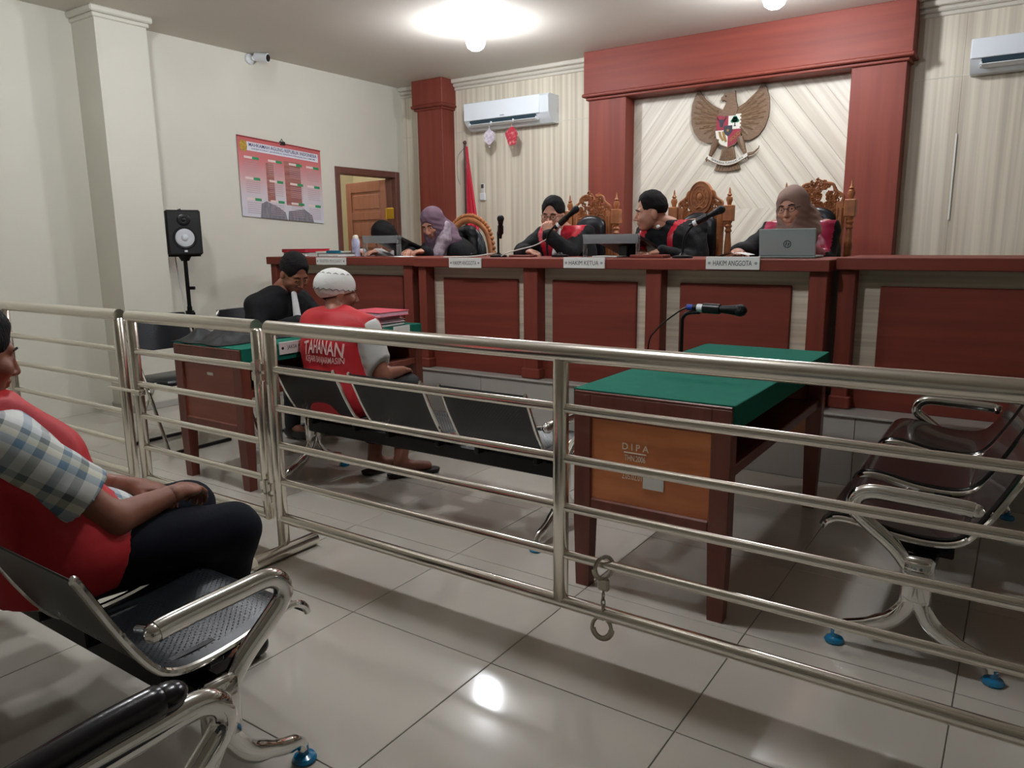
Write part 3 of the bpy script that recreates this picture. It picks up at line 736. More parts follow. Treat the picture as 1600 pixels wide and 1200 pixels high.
build('cord', G().tube(smooth_path([(-4.83,6.26,2.2),(-4.90,6.25,2.12),(-4.91,6.25,1.95),(-4.88,6.25,1.85)],5), .004, 6), M('cord_grey',(120,116,112),.7), t)
# remote control
t = thing('remote_control', 'white remote control in a wall holder below the air conditioner', 'remote control', (-4.84, YB-.02, 1.7))
build('holder', G().box(-4.875,-4.81,YB-.045,YB-.014,1.705,1.78,b=.006), WHITEP, t)
build('handset', G().box(-4.866,-4.819,YB-.036,YB-.018,1.73,1.88,b=.006), M('remote_white',(214,212,206),.4), t)
build('display', G().box(-4.859,-4.826,YB-.038,YB-.035,1.83,1.87), M('remote_screen',(70,72,70),.3), t, 0)
# wall camera
t = thing('security_camera', 'small white security camera on the left wall under the ceiling', 'camera', (XW+.05, 4.66, 2.9))
build('mount', G().lathe([(.001,0),(.045,0),(.045,.02),(.02,.045),(.02,.07),(.001,.07)],18,(XW,4.60,2.905),'x'), WHITEP, t)
hd = build('camera_head', G().cyl((XW+.06,4.62,2.92),(XW+.17,4.67,2.905),.035,.04,n=18).cyl((XW+.02,4.60,2.905),(XW+.08,4.63,2.918),.014,n=10), WHITEP, t)
build('lens', G().cyl((XW+.168,4.669,2.905),(XW+.176,4.6725,2.904),.03,n=16), BLACK, hd)
# ------------------------------------------------------------------ wall calendar on the left wall
PX = XW+.006; Ya, Yb_ = 4.40, 5.36; Zt, Zb = 2.235, 1.53
POSTG = M('calendar_print', (200,196,200), .45)
nt = POSTG.node_tree; tc = nt.nodes.new('ShaderNodeTexCoord'); sx = nt.nodes.new('ShaderNodeSeparateXYZ'); rp = nt.nodes.new('ShaderNodeValToRGB')
mr = nt.nodes.new('ShaderNodeMapRange'); mr.inputs[1].default_value = 0; mr.inputs[2].default_value = .70
nt.links.new(tc.outputs['Object'], sx.inputs[0]); nt.links.new(sx.outputs[2], mr.inputs[0]); nt.links.new(mr.outputs[0], rp.inputs[0])
nt.links.new(rp.outputs[0], nt.nodes['Principled BSDF'].inputs['Base Color'])
e = rp.color_ramp.elements; e[0].position = 0; e[0].color = lin((206,206,214)); e[1].position = 1; e[1].color = lin((184,84,82))
for ps, c_ in ((.28,(206,196,200)),(.5,(204,160,160)),(.72,(198,112,112))):
    x_ = e.new(ps); x_.color = lin(c_)
tl = -.062
def pp(u, v, d=0.0):   # u 0..1 from near edge, v 0..1 from the bottom
    sag = tl*u*.9
    return (PX+.003+d+.012*math.sin(PI*u)*.4+.004*(1-v), Ya+(Yb_-Ya)*u, Zb+(Zt-Zb)*v+sag)
cal = thing('wall_calendar', 'large red and white court wall calendar on the left wall', 'calendar', (XW, Ya, Zb))
g_ = G().sheet(lambda u,v: pp(u,v), 16, 6); g_.sheet(lambda u,v: pp(1-u,v,-.002), 16, 6)
build('calendar_sheet', g_, POSTG, cal, 3.1)
def patch(name, u0,u1,v0,v1, mat, d=.0012, nu=4):
    build(name, G().sheet(lambda u,v: pp(u0+(u1-u0)*u, v0+(v1-v0)*v, d), nu, 1), mat, cal, 3.1)
CW = M('calendar_white',(218,218,226),.5); CG = M('calendar_green',(44,140,88),.5); CGY = M('calendar_grey',(138,136,142),.5,col2=(104,102,110),vscale=30,vstretch=(1,3,.6)); CDR = M('calendar_tower',(168,112,100),.5,col2=(140,84,80),vscale=14,vstretch=(1,.2,3)); CP = M('calendar_pale',(226,206,200),.5); CGRID = M('calendar_grid',(176,150,156),.5)
patch('header_band', .10,.965,.835,.945, CW, nu=8)
build('seal_disc', G().add([pp(.062+.042*math.cos(a), .885+.072*math.sin(a), .0025) for a in np.linspace(0,2*PI,28,endpoint=False)], [tuple(range(28))]), M('seal_gold',(196,160,44),.4,col2=(150,110,30),vscale=60), cal, 0)
tf = lambda cu, cv: (lambda a, b: pp(cu + a/(Yb_-Ya), cv + b/(Zt-Zb), .003))
build('title_lettering', text_g('MAHKAMAH AGUNG REPUBLIK INDONESIA', .046, .006, tf(.535,.912), fit=(.79,.032)), M('calendar_blue',(46,44,92),.5), cal, 0)
build('subtitle_lettering', text_g('DIREKTORAT JENDERAL BADAN PERADILAN UMUM', .022, .002, tf(.535,.862), fit=(.74,.016)), M('calendar_blue',(46,44,92),.5), cal, 0)
patch('tower_print', .30,.39,.22,.72, CDR); patch('tower_print', .52,.72,.20,.78, CDR)
build('building_print', G().add([pp(u,v,.001) for u,v in ((.20,.0),(.52,.0),(.50,.10),(.42,.16),(.28,.22),(.22,.18))],[tuple(range(6))]).add([pp(u,v,.001) for u,v in ((.53,.0),(.86,.0),(.84,.10),(.74,.17),(.54,.12))],[tuple(range(5))]), CGY, cal, 0)
for r_ in range(3):
    for c_ in range(4):
        u0 = (.06,.33,.58,.80)[c_]; v0 = (.735,.475,.215)[r_]
        patch('month_name', u0,u0+.09,v0+.0,v0+.028, CP, .002, 1); patch('month_year', u0+.09,u0+.165,v0-.004,v0+.03, CG, .002, 1)
        gg = G()
        for i in range(6): gg.add([pp(u0+.0,v0-.035-.026*i,.0022),pp(u0+.16,v0-.035-.026*i,.0022),pp(u0+.16,v0-.029-.026*i,.0022),pp(u0,v0-.029-.026*i,.0022)],[(0,1,2,3)])
        build('date_rows', gg, CGRID, cal, 0)
build('top_batten', G().tube([pp(u,1.0,.001) for u in (0,.25,.5,.75,1)], .006, 6), M('batten_red',(150,44,54),.4), cal)
build('hanging_clip', G().box(XW,XW+.02,Ya+.47,Ya+.53,2.19,2.225,b=.004).tube([(XW+.008,Ya+.47,2.21),(XW+.004,Ya+.5,2.25),(XW+.008,Ya+.53,2.21)],.003,5), BLACK, cal)
# ------------------------------------------------------------------ eagle emblem
EC = (-2.222, YB-.03)
EB = M('emblem_bronze', (128,102,78), .5, col2=(102,79,57), vscale=30, vstretch=(1,1,4), detail=3)
eg = thing('eagle_emblem', 'bronze eagle state emblem with shield on the chevron field', 'emblem', (EC[0], EC[1], 2.2))
EF = lambda a, b, d: (EC[0]+a, EC[1]-d, b)
wing = [(-.275,2.545),(-.215,2.462),(-.165,2.415),(-.11,2.385),(-.06,2.358),(-.045,2.325),(-.095,2.312),(-.10,2.18),(-.13,2.115),(-.128,2.094),(-.19,2.092),(-.255,2.125),(-.305,2.19),(-.33,2.262),(-.336,2.336),(-.33,2.42),(-.305,2.495)]
for s_ in (1,-1):
    pl_ = [(s_*a, b) for a,b in wing]
    if s_ < 0: pl_ = pl_[::-1]
    wg = build('wing', G().prism(pl_, EF, 0, .022), EB, eg, .5)
    g_ = G()
    # feather blades sweeping along the wing
    for row, (n_, sc) in enumerate(((9,1.0),(8,.72),(6,.46))):
        for k in range(n_):
            tt = (k+.5)/n_
            tip = Vector((-.275-.058*math.sin(PI*tt*.9)+.14*max(0,tt-.55)/.45, 2.535-.435*tt)); root = Vector((-.10, 2.36-.17*tt))
            p0 = root; p1 = root+(tip-root)*sc*.97
            dd = (p1-p0).normalized(); nn = Vector((-dd.y, dd.x))*.013
            d_ = .022+.004*row
            v = [EF(s_*p.x, p.y, z_) for p, z_ in ((p0-nn,d_),(p0+nn,d_),(p1+nn*.9-dd*.02,d_),(p1,d_-.002),(p1-nn*.9-dd*.02,d_),(p0,d_+.006),(p1-dd*.02,d_+.005))]
            f = [(1,2,6,5),(5,6,4,0),(2,3,6),(6,3,4)]
            g_.add(v, f if s_ > 0 else [q[::-1] for q in f])
    build('feathers', g_, EB, wg, 0)
body = [(-.05,2.30),(-.055,2.35),(-.03,2.40),(-.02,2.42),(-.035,2.428),(-.052,2.432),(-.062,2.425),(-.072,2.437),(-.07,2.455),(-.052,2.468),(-.045,2.488),(0,2.492),(.04,2.49),(.048,2.50),(.05,2.47),(.055,2.43),(.075,2.35),(.06,2.30)]
build('head', G().prism(body, EF, .004, .034), EB, eg, .5); build('eye', G().sphere(EF(-.03,2.463,.036),.005), BLACK, eg)
tail = [(-.045,2.06),(.045,2.06),(.07,1.955),(.115,1.862),(.06,1.852),(.0,1.848),(-.06,1.852),(-.115,1.862),(-.07,1.955)]
tb = build('tail', G().prism(tail, EF, .0, .018), EB, eg, .5)
g_ = G()
for k in range(8):
    a = (k-3.5)/3.5; g_.tube([EF(a*.03,2.03,.018),EF(a*.065,1.94,.019),EF(a*.10,1.858,.016)], .006, 5)
build('tail_feathers', g_, EB, tb)
for s_ in (1,-1):
    g_ = G().tube([EF(s_*.10,2.12,.015),EF(s_*.12,2.06,.02),EF(s_*.15,1.99,.022),EF(s_*.155,1.965,.024)], [.034,.028,.016,.012], 8)
    for k in (-1,0,1): g_.tube([EF(s_*.155,1.972,.024),EF(s_*(.16+.02*k),1.952,.034),EF(s_*(.158+.022*k),1.938,.024)], [.008,.007,.004], 6)
    build('leg', g_, EB, eg)
S0 = .030; sh = [(-.11,2.312),(.11,2.312),(.112,2.19),(.098,2.115),(.06,2.07),(0,2.045),(-.06,2.07),(-.098,2.115),(-.112,2.19)]
SRED = M('shield_red',(142,34,54),.45); SWH = M('shield_white',(222,218,206),.5); SBK = M('shield_black',(40,44,56),.45); SGR = M('shield_green',(20,120,92),.5); SGD = M('shield_gold',(150,118,62),.45)
sd = build('shield', G().prism([(a*1.06, 2.18+(b-2.18)*1.05) for a,b in sh], EF, .02, S0), EB, eg, .5)
def sp(poly, m, d=S0, h=.003, name='shield_field'): build(name, G().prism(poly, EF, d-.004, d+h), m, sd, 0)
sp([(-.108,2.19),(0,2.19),(0,2.31),(-.108,2.31)], SRED); sp([(0,2.19),(.108,2.19),(.108,2.31),(0,2.31)], SWH)
sp([(-.11,2.188),(-.096,2.116),(-.058,2.072),(0,2.048),(0,2.188)], SWH); sp([(0,2.048),(.058,2.072),(.096,2.116),(.11,2.188),(0,2.188)], SRED)
sp([(-.036,2.222),(.036,2.222),(.036,2.175),(.02,2.15),(0,2.135),(-.02,2.15),(-.036,2.175)], SBK, S0+.003, name='centre_shield')
star = [((.017 if k%2 == 0 else .007)*math.sin(k*PI/5), 2.183+(.017 if k%2 == 0 else .007)*math.cos(k*PI/5)) for k in range(10)]
sp(star[::-1], SGD, S0+.006, name='star')
g_ = G()
for (cx,cz,r_) in ((.057,2.265,.028),(.038,2.255,.018),(.076,2.255,.018),(.057,2.28,.02)): g_.prism([(cx+r_*math.cos(a),cz+r_*.8*math.sin(a)) for a in np.linspace(0,2*PI,14,endpoint=False)], EF, S0, S0+.005)
build('tree_crown', g_, SGR, sd, 0)
build('tree_trunk', G().prism([(.045,2.212),(.070,2.212),(.061,2.222),(.061,2.26),(.053,2.26),(.053,2.222)], EF, S0, S0+.005), SBK, sd, 0)
g_ = G(); g_.prism([(-.085,2.255),(-.03,2.255),(-.036,2.275),(-.08,2.275)], EF, S0, S0+.005)
for s_ in (-1,1):
    g_.tube([EF(-.058+s_*.022,2.272,S0+.004),EF(-.058+s_*.038,2.283,S0+.004),EF(-.058+s_*.036,2.298,S0+.004)], .004, 5)
g_.prism([(-.07,2.215),(-.046,2.215),(-.04,2.255),(-.076,2.255)], EF, S0, S0+.005)
build('bull_head', g_, SBK, sd, 0)
for k in (0,1):
    c_ = [( -.083+.032*k, 2.178),( -.064+.032*k, 2.178),(-.052+.032*k,2.14),(-.03+.026*k,2.105-.012*k),(-.045+.024*k,2.098-.012*k),(-.072+.03*k,2.135)]
    sp(c_[::-1], SGD, S0+.003, name='grain_ear')
g_ = G()
for k in range(4):
    x_, z_ = .03+.02*k, 2.105+.016*k
    g_.tube([EF(x_+.012*math.cos(a), z_+.012*math.sin(a), S0+.004) for a in np.linspace(0,2*PI,10,endpoint=False)], .003, 5, closed=True)
build('chain', g_, SGD, sd)
def arc(u): return (-.168+.345*u, 1.975-.062*math.sin(PI*u))
g_ = G(); g_.sheet(lambda u,v: EF(arc(u)[0], arc(u)[1]-.017+.034*v, .04), 20, 1); g_.sheet(lambda u,v: EF(arc(1-u)[0], arc(1-u)[1]-.017+.034*v, .035), 20, 1)
rb = build('ribbon', g_, SWH, eg, 3.1)
build('ribbon_edge', G().tube([EF(arc(u)[0], arc(u)[1]-.018, .038) for u in np.linspace(0,1,14)], .004, 5).tube([EF(*arc(1),.036),EF(.225,1.985,.03),EF(.265,2.02,.03),EF(.27,2.04,.03)], [.014,.010,.005,.003], 6).tube([EF(*arc(0),.036),EF(-.185,1.96,.03),EF(-.175,1.945,.03)], .008, 6), EB, eg)
build('motto_lettering', text_g('BHINNEKA TUNGGAL IKA', .027, .0, lambda a,b: EF(-.168+.345*(.5+a/.345)+0.0, arc(.5+a/.345)[1]+b, .0425), squeeze=.86), INK, rb, 0)
# ------------------------------------------------------------------ loudspeaker on its stand
SXY = (-5.695, 3.635)
t = thing('speaker_stand', 'black tripod stand under the loudspeaker beside the column', 'stand', (SXY[0], SXY[1], 0))
build('pole', G().cyl((*SXY,.10),(*SXY,.78),.02,n=14).cyl((*SXY,.72),(*SXY,1.19),.016,n=14), BLACKM, t)
build('collar', G().cyl((*SXY,.70),(*SXY,.745),.034,n=14).box(SXY[0]-.01,SXY[0]+.06,SXY[1]-.012,SXY[1]+.012,.71,.735,b=.004), BLACKM, t)
build('clamp_knob', G().cyl((SXY[0]+.015,SXY[1]+.01,.93),(SXY[0]+.05,SXY[1]+.03,.93),.014,n=10), BLACKM, t)
build('top_plate', G().box(SXY[0]-.09,SXY[0]+.09,SXY[1]-.09,SXY[1]+.09,1.185,1.20,b=.003).lathe([(.001,1.15),(.03,1.15),(.05,1.186),(.001,1.186)],14,(*SXY,0)), BLACKM, t)
for k in range(3):
    a = .5+2*PI*k/3; build('leg', G().tube([(SXY[0]+.02*math.cos(a),SXY[1]+.02*math.sin(a),.42),(SXY[0]+.16*math.cos(a),SXY[1]+.16*math.sin(a),.015)], .011, 8), BLACKM, t)
rzs = math.atan2(-SXY[1], -SXY[0]) - (-PI/2) + .10
Ms = Matrix.Translation(Vector((*SXY,1.20))) @ Matrix.Rotation(rzs,4,'Z')
t = thing('loudspeaker', 'black studio loudspeaker with white cone on a stand beside the column', 'loudspeaker', (*SXY,1.20), rzs)
build('cabinet', G().box(-.128,.128,-.13,.10,0,.352,b=.012,M4=Ms), M('speaker_black',(24,24,26),.45), t)
WC = M('speaker_cone_white',(206,208,212),.5)
build('woofer_ring', G().lathe([(.072,-.138),(.088,-.138),(.088,-.128),(.072,-.128)],28,(0,0,0),'y',M4=Matrix.Translation(Vector((*SXY,1.20))) @ Matrix.Rotation(rzs,4,'Z') @ Matrix.Translation(Vector((0,0,.135)))) if False else G().tube([tuple(Ms @ Vector((.08*math.cos(a),-.133,.135+.08*math.sin(a)))) for a in np.linspace(0,2*PI,28,endpoint=False)], .009, 8, closed=True), BLACK, t)
def cone(prof, cz): 
    g_ = G(); n=28
    for (r_,y_) in prof: g_.v += [tuple(Ms @ Vector((r_*math.cos(a), y_, cz+r_*math.sin(a)))) for a in np.linspace(0,2*PI,n,endpoint=False)]
    for i in range(len(prof)-1):
        for j in range(n): g_.f.append((i*n+j, i*n+(j+1)%n, (i+1)*n+(j+1)%n, (i+1)*n+j)); g_.m.append(0)
    return g_
build('woofer_cone', cone([(.072,-.134),(.066,-.138),(.028,-.131),(.025,-.137),(.012,-.142),(.001,-.143)], .135), WC, t, 1.0)
build('tweeter', cone([(.05,-.1305),(.046,-.134),(.018,-.131),(.014,-.137),(.001,-.139)], .275), BLACK, t, 1.0)
build('logo', G().box(-.012,.012,-.1325,-.129,.022,.038,b=.003,M4=Ms), WHITEP, t)
build('top_hook', G().tube([tuple(Ms @ Vector(p)) for p in ((-.02,0,.342),(-.02,0,.358),(.0,0,.362))], .006, 6), BLACK, t)
build('speaker_cable', G().tube(smooth_path([tuple(Ms @ Vector(p)) for p in ((-.05,.10,.06),(-.06,.12,-.05),(-.03,.10,-.4),(-.03,.05,-.9),(-.04,.06,-1.18))],5), .005, 6), M('cable_white',(200,198,190),.6), t)
# ================================================================== THINGS ON THE BENCH
def plate(label, text, xa, xb, y, z0, z1, group=None, faint=False):
    t = thing('name_plate', label, 'name plate', ((xa+xb)/2, y, z0), 0, group)
    build('board', G().box(xa, xb, y-.010, y, z0, z1, b=.002), WHITEPAPER, t)
    mt = INK if not faint else M('faded_ink',(150,154,152),.6)
    build('lettering', text_g(text, (z1-z0)*.50, .0, lambda a,b: ((xa+xb)/2+a, y-.0108, (z0+z1)/2+b), fit=((xb-xa)*.72, (z1-z0)*.40)), mt, t, 0)
    for s_ in (-1,1): build('mark', G().prism([((xa+xb)/2+s_*((xb-xa)/2-.02)+.008*math.cos(a), (z0+z1)/2+.008*math.sin(a)) for a in np.linspace(0,2*PI,10,endpoint=False)], lambda a,b,d:(a,d,b), y-.008, y-.0108), M('faded_ink',(150,154,152),.6), t, 0)
    return t
YP = 4.084
plate('white HAKIM ANGGOTA name plate left of the HAKIM KETUA plate', 'HAKIM ANGGOTA', -3.295, -3.02, YP, 1.105, 1.172, 'name plates')
plate('white HAKIM KETUA name plate in the middle of the judges bench', 'HAKIM KETUA', -2.385, -2.10, YP, 1.112, 1.178, 'name plates')
plate('white HAKIM ANGGOTA name plate below the grey laptop', 'HAKIM ANGGOTA', -1.475, -1.18, YP, 1.115, 1.185, 'name plates')
plate('faded white PANITERA PENGGANTI name plate on the clerk bench', 'PANITERA PENGGANTI', -4.76, -4.42, 4.198, 1.11, 1.168, 'name plates', True)
def mic(name, label, base, pts, head_dir, tip, table_z, hand=True, tape=False, blue=False, baseR=.06):
    """desk microphone: base, post along pts, microphone at the end"""
    t = thing(name, label, 'microphone', base)
    build('base', G().lathe([(.001,table_z),(baseR,table_z),(baseR,table_z+.012),(.02,table_z+.02),(.012,table_z+.03),(.001,table_z+.03)],20,(base[0],base[1],0)), BLACKM, t)
    build('stem', G().tube(smooth_path(pts,5), .008, 8), BLACKM, t)
    z_ = (pts[0][2]+pts[1][2])/2
    d = Vector(head_dir).normalized(); p = Vector(tip)
    q_ = Matrix.Translation(p) @ d.to_track_quat('Z','Y').to_matrix().to_4x4()
    mcb = build('microphone_body', G().lathe([(.001,-.19),(.011,-.19),(.012,-.12),(.015,-.06),(.019,-.02),(.022,0),(.001,0)],16,M4=q_), BLACKM, t)
    build('microphone_grille', G().sphere((0,0,0),(.025,.025,.028),14,10,M4=q_ @ Matrix.Translation(Vector((0,0,.012)))), M('mic_grille',(30,30,32),.45,metal=.6,bump=.6,bscale=300), mcb)
    build('clip', G().lathe([(.019,-.14),(.021,-.14),(.021,-.07),(.019,-.07)],14,M4=q_), BLACK, mcb)
    if tape: build('white_tape', G().lathe([(.0145,-.165),(.0165,-.165),(.0165,-.125),(.0145,-.125)],14,M4=q_), WHITEP, mcb)
    if blue: build('blue_collar', G().lathe([(.001,-.21),(.0125,-.21),(.0125,-.185),(.001,-.185)],12,M4=q_), M('blue_tape',(40,70,160),.5), mcb)
    return t
mic('microphone', 'black microphone on a short stand between the headscarf woman and the judge', (-3.12,4.42,1.17), [(-3.12,4.42,1.18),(-3.12,4.42,1.28),(-3.12,4.42,1.345),(-3.105,4.42,1.365)], (.45,-.62,.62), (-3.045,4.345,1.425), 1.17)
mic('microphone', 'black microphone with white tape pointing up before the judge holding his chin', (-2.66,4.50,1.17), [(-2.76,4.50,1.18),(-2.765,4.50,1.27),(-2.75,4.50,1.33),(-2.69,4.50,1.385)], (.82,-.05,.6), (-2.545,4.49,1.475), 1.17, tape=True)
mic('microphone', 'black gooseneck microphone in front of the empty carved medallion chair', (-1.70,4.30,1.17), [(-1.70,4.30,1.18),(-1.695,4.30,1.27),(-1.67,4.30,1.33),(-1.63,4.30,1.37)], (.92,-.05,.42), (-1.49,4.295,1.437), 1.17, tape=True)
mic('microphone', 'black microphone on a bent stand on the witness table', (-1.175,2.99,.757), [(-1.175,2.99,.77),(-1.175,2.99,.93),(-1.172,2.99,.96),(-1.15,2.99,.98),(-1.10,2.99,.985)], (1,-.02,-.02), (-.945,2.985,1.0), .757, tape=True, blue=True, baseR=.075)
tag(build('microphone_cable', G().tube(smooth_path([(-1.15,2.99,1.005),(-1.20,3.00,.98),(-1.30,3.02,.90),(-1.345,3.03,.80),(-1.35,3.05,.4),(-1.34,3.1,.01),(-1.5,3.5,.008)],6), .0035, 6), BLACK), 'thin black cable running from the witness table microphone to the floor', 'cable')
# laptop
t = thing('laptop', 'grey laptop with round logo open before the judge in brown headscarf', 'laptop', (-1.11,4.40,1.1705))
LG = M('laptop_grey',(150,166,164),.35,metal=.3)
build('keyboard_base', G().box(-1.265,-.965,4.36,4.57,1.171,1.185,b=.004), LG, t)
Mx = Matrix.Translation(Vector((-1.115,4.36,1.183))) @ Matrix.Rotation(.16,4,'X')
ld = build('lid', G().box(-.152,.152,-.004,.004,0,.150,b=.003,M4=Mx), LG, t)
LM = M('laptop_logo',(70,84,86),.25,metal=.5)
build('logo_ring', G().tube([tuple(Mx @ Vector((.002+.019*math.cos(a),-.0045,.066+.019*math.sin(a)))) for a in np.linspace(0,2*PI,22,endpoint=False)], .0022, 5, closed=True), LM, ld)
lt = G()
for dx, z0, z1 in ((-.008,.055,.082),(.004,.047,.073)):
    lt.tube([tuple(Mx @ Vector(p)) for p in ((dx,-.0045,z0),(dx+.006,-.0045,z1))], .0016, 5)
for dx, z0 in ((-.006,.071),(.006,.072)): lt.tube([tuple(Mx @ Vector((dx+a,-.0045,z0+b))) for a,b in ((0,0),(.006,.0),(.0045,-.012))], .0015, 5)
build('logo_letters', lt, LM, ld)
build('screen', G().box(-.14,.14,.0042,.005,.012,.142,M4=Mx), M('laptop_screen',(60,66,74),.2), ld, 0)
# monitors lying low, with clear acrylic shields
def low_monitor(label, x0, x1, ya, za, yb, zb):
    t = thing('desk_monitor', label, 'monitor', ((x0+x1)/2, (ya+yb)/2, 1.1705))
    L = math.hypot(yb-ya, za-zb); an = math.atan2(za-zb, yb-ya)
    Mm = Matrix.Translation(Vector(((x0+x1)/2, ya, za))) @ Matrix.Rotation(-an,4,'X')
    h = (x1-x0)/2
    build('screen_case', G().box(-h,h,0,L,-.026,-.004,b=.004,M4=Mm), BLACK, t)
    build('screen', G().box(-h+.012,h-.012,.012,L-.012,-.0041,-.0028,M4=Mm), M('dark_screen',(12,14,18),.12), t, 0)
    build('stand', G().box((x0+x1)/2-.03,(x0+x1)/2+.03,ya+.12,ya+.15,1.172,za-.07,b=.004), BLACK, t)
def shield(label, x0, x1, y, z0, z1):
    t = thing('acrylic_stand', label, 'stand', ((x0+x1)/2, y, z0))
    for x in (x0, x1-.012): build('side_plate', G().box(x,x+.006,y-.01,y+.04,z0,z1,b=.001), GLASS, t)
    Mm = Matrix.Translation(Vector(((x0+x1)/2, y, z1-.06))) @ Matrix.Rotation(.25,4,'X')
    h=(x1-x0)/2
    build('front_plate', G().box(-h,h,-.002,.002,0,.06,b=.0008,M4=Mm), M('frosted_acrylic',(206,216,218),.22,trans=.7,ior=1.25), t)
    build('foot', G().box(x0-.01,x0+.02,y-.02,y+.045,z0,z0+.006,b=.001).box(x1-.024,x1+.006,y-.02,y+.045,z0,z0+.006,b=.001), GLASS, t)
low_monitor('black tilted monitor behind the HAKIM KETUA plate', -2.385, -2.03, 4.42, 1.315, 4.84, 1.205)
shield('clear acrylic shield behind the HAKIM KETUA plate', -2.40, -2.015, 4.36, 1.17, 1.318)
low_monitor('black tilted monitor before the dark-haired clerk', -4.485, -4.135, 4.53, 1.33, 4.90, 1.205)
shield('clear acrylic shield before the dark-haired clerk', -4.50, -4.12, 4.47, 1.17, 1.335)
for lab, xa, xb, y0, y1, h in (('low red wooden block beside the hand of the judge holding his chin', -3.02,-2.84,4.40,4.50,.014), ('low red wooden block right of the acrylic shield', -2.02,-1.80,4.25,4.36,.02)):
    tag(build('wooden_block', G().box(xa,xb,y0,y1,1.17,1.17+h,b=.004), RED), lab, 'block')
tag(build('paper_sheet', G().sheet(lambda u,v:(-4.12+.26*u, 4.22+.18*v, 1.172+.004*math.sin(3*u)), 6, 2), WHITEPAPER), 'white paper sheet under the purple headscarf woman', 'paper')
tag(build('paper_sheet', G().sheet(lambda u,v:(-1.52+.20*u, 4.30+.16*v, 1.172+.03*math.sin(2.6*u)), 6, 2), WHITEPAPER), 'white curled paper left of the laptop', 'paper')
tag(build('paper_sheet', G().box(-2.36,-2.18,4.40,4.56,1.171,1.179,b=.002), WHITEPAPER), 'flat white papers under the acrylic shield', 'paper')
tag(build('white_cable', G().tube(smooth_path([(-3.36,4.10,1.176),(-3.30,4.12,1.176),(-3.15,4.16,1.18),(-3.28,4.5,1.186),(-3.35,4.7,1.19)],6), .005, 6), M('cable_white',(200,198,190),.6)), 'white cable lying along the bench left of the stand microphone', 'cable')
tag(build('white_cable', G().tube(smooth_path([(-3.07,4.38,1.176),(-3.03,4.40,1.20),(-2.95,4.46,1.225),(-2.86,4.50,1.25),(-2.78,4.52,1.29)],6), .004, 6), M('cable_white',(200,198,190),.6)), 'pale cable rising to the taped microphone', 'cable')
t = thing('water_bottle', 'white capped bottle standing left of the clerk acrylic shield', 'bottle', (-4.62,4.5,1.17))
build('bottle_body', G().lathe([(.001,1.17),(.033,1.17),(.034,1.18),(.032,1.23),(.034,1.29),(.028,1.315),(.001,1.315)],18,(-4.62,4.5,0)), M('bottle_label',(206,206,222),.35,col2=(150,150,190),vscale=20), t)
build('cap', G().lathe([(.001,1.315),(.024,1.315),(.024,1.33),(.015,1.343),(.001,1.345)],16,(-4.62,4.5,0)), M('bottle_cap',(222,214,196),.35), t)
# books and folders on the clerk bench
def book(name, label, x0, x1, y0, y1, z0, h, cov, page=None, cat='book', rz=0.0):
    cx, cy = (x0+x1)/2, (y0+y1)/2; t = thing(name, label, cat, (cx,cy,z0), rz)
    Mb = Matrix.Translation(Vector((cx,cy,0))) @ Matrix.Rotation(rz,4,'Z'); a, b = (x1-x0)/2, (y1-y0)/2
    build('cover', G().box(-a,a,-b,b,z0+h-.003,z0+h,b=.001,M4=Mb).box(-a,a,-b,b,z0,z0+.003,b=.001,M4=Mb).box(-a,-a+.003,-b,b,z0,z0+h,M4=Mb), cov, t)
    build('pages', G().box(-a+.003,a-.006,-b+.005,b-.005,z0+.003,z0+h-.003,M4=Mb), page or WHITEPAPER, t)
MAR = M('folder_red',(176,34,50),.4); PINK = M('folder_pink',(214,78,96),.5); PINKL = M('paper_pink',(222,176,190),.6); DKG = M('folder_green',(20,62,54),.4); TEAL = M('folder_teal',(20,120,150),.4)
book('folder', 'thick grey folder under the red folder on the clerk bench', -5.36,-5.08,4.36,4.62,1.17,.035, M('folder_grey',(60,52,52),.5), cat='folder')
book('folder', 'red folder lying on top at the left end of the clerk bench', -5.37,-5.07,4.35,4.63,1.205,.028, MAR, MAR, cat='folder')
book('book', 'white paper stack beside the red folder on the clerk bench', -5.06,-4.84,4.38,4.62,1.17,.03, WHITEPAPER, cat='papers')
book('book', 'dark green ledger on the clerk bench above the faded plate', -4.84,-4.60,4.28,4.50,1.17,.03, DKG, cat='book')
book('book', 'teal pen case lying on the dark green ledger', -4.76,-4.64,4.30,4.36,1.20,.02, TEAL, TEAL, cat='case')
book('book', 'pale booklet lying on the white paper stack', -5.02,-4.80,4.42,4.62,1.20,.012, M('booklet_pale',(206,212,196),.5), cat='book')
# pink case files on the prosecutor's table
for k, (lab, cov, dx, dy, h, rz) in enumerate((('lowest black-edged case file of the pink stack on the left table', M('folder_black',(34,34,40),.5), 0,0,.022,.05), ('white case papers in the pink stack, second from below', WHITEPAPER, -.01,.01,.018,-.06), ('pink case file in the middle of the stack', PINKL, -.03,.0,.026,.10), ('bright pink case file on top of the stack', PINK, .02,.02,.03,-.04))):
    z0 = .757+(0,.022,.040,.066)[k]
    book('case_file', lab, -3.61+dx,-3.30+dx,3.36+dy,3.62+dy,z0,h,cov,PINKL if k else WHITEPAPER,'folder',rz)
book('case_file', 'open pale pink papers under the hands of the man in black robe', -3.80,-3.58,3.12,3.32,.757,.012, PINKL, PINKL, 'papers', .2)
book('case_file', 'pale pink papers lying left of the pink stack', -3.84,-3.67,3.44,3.64,.757,.05, PINKL, WHITEPAPER, 'papers', .05)
t = thing('name_plate', 'white JAKSA PENUNTUT UMUM name plate on the left table edge', 'name plate', (-3.25,2.75,.70), 0, 'name plates')
build('board', G().box(-3.252,-3.244,2.57,2.92,.70,.765,b=.001), WHITEPAPER, t)
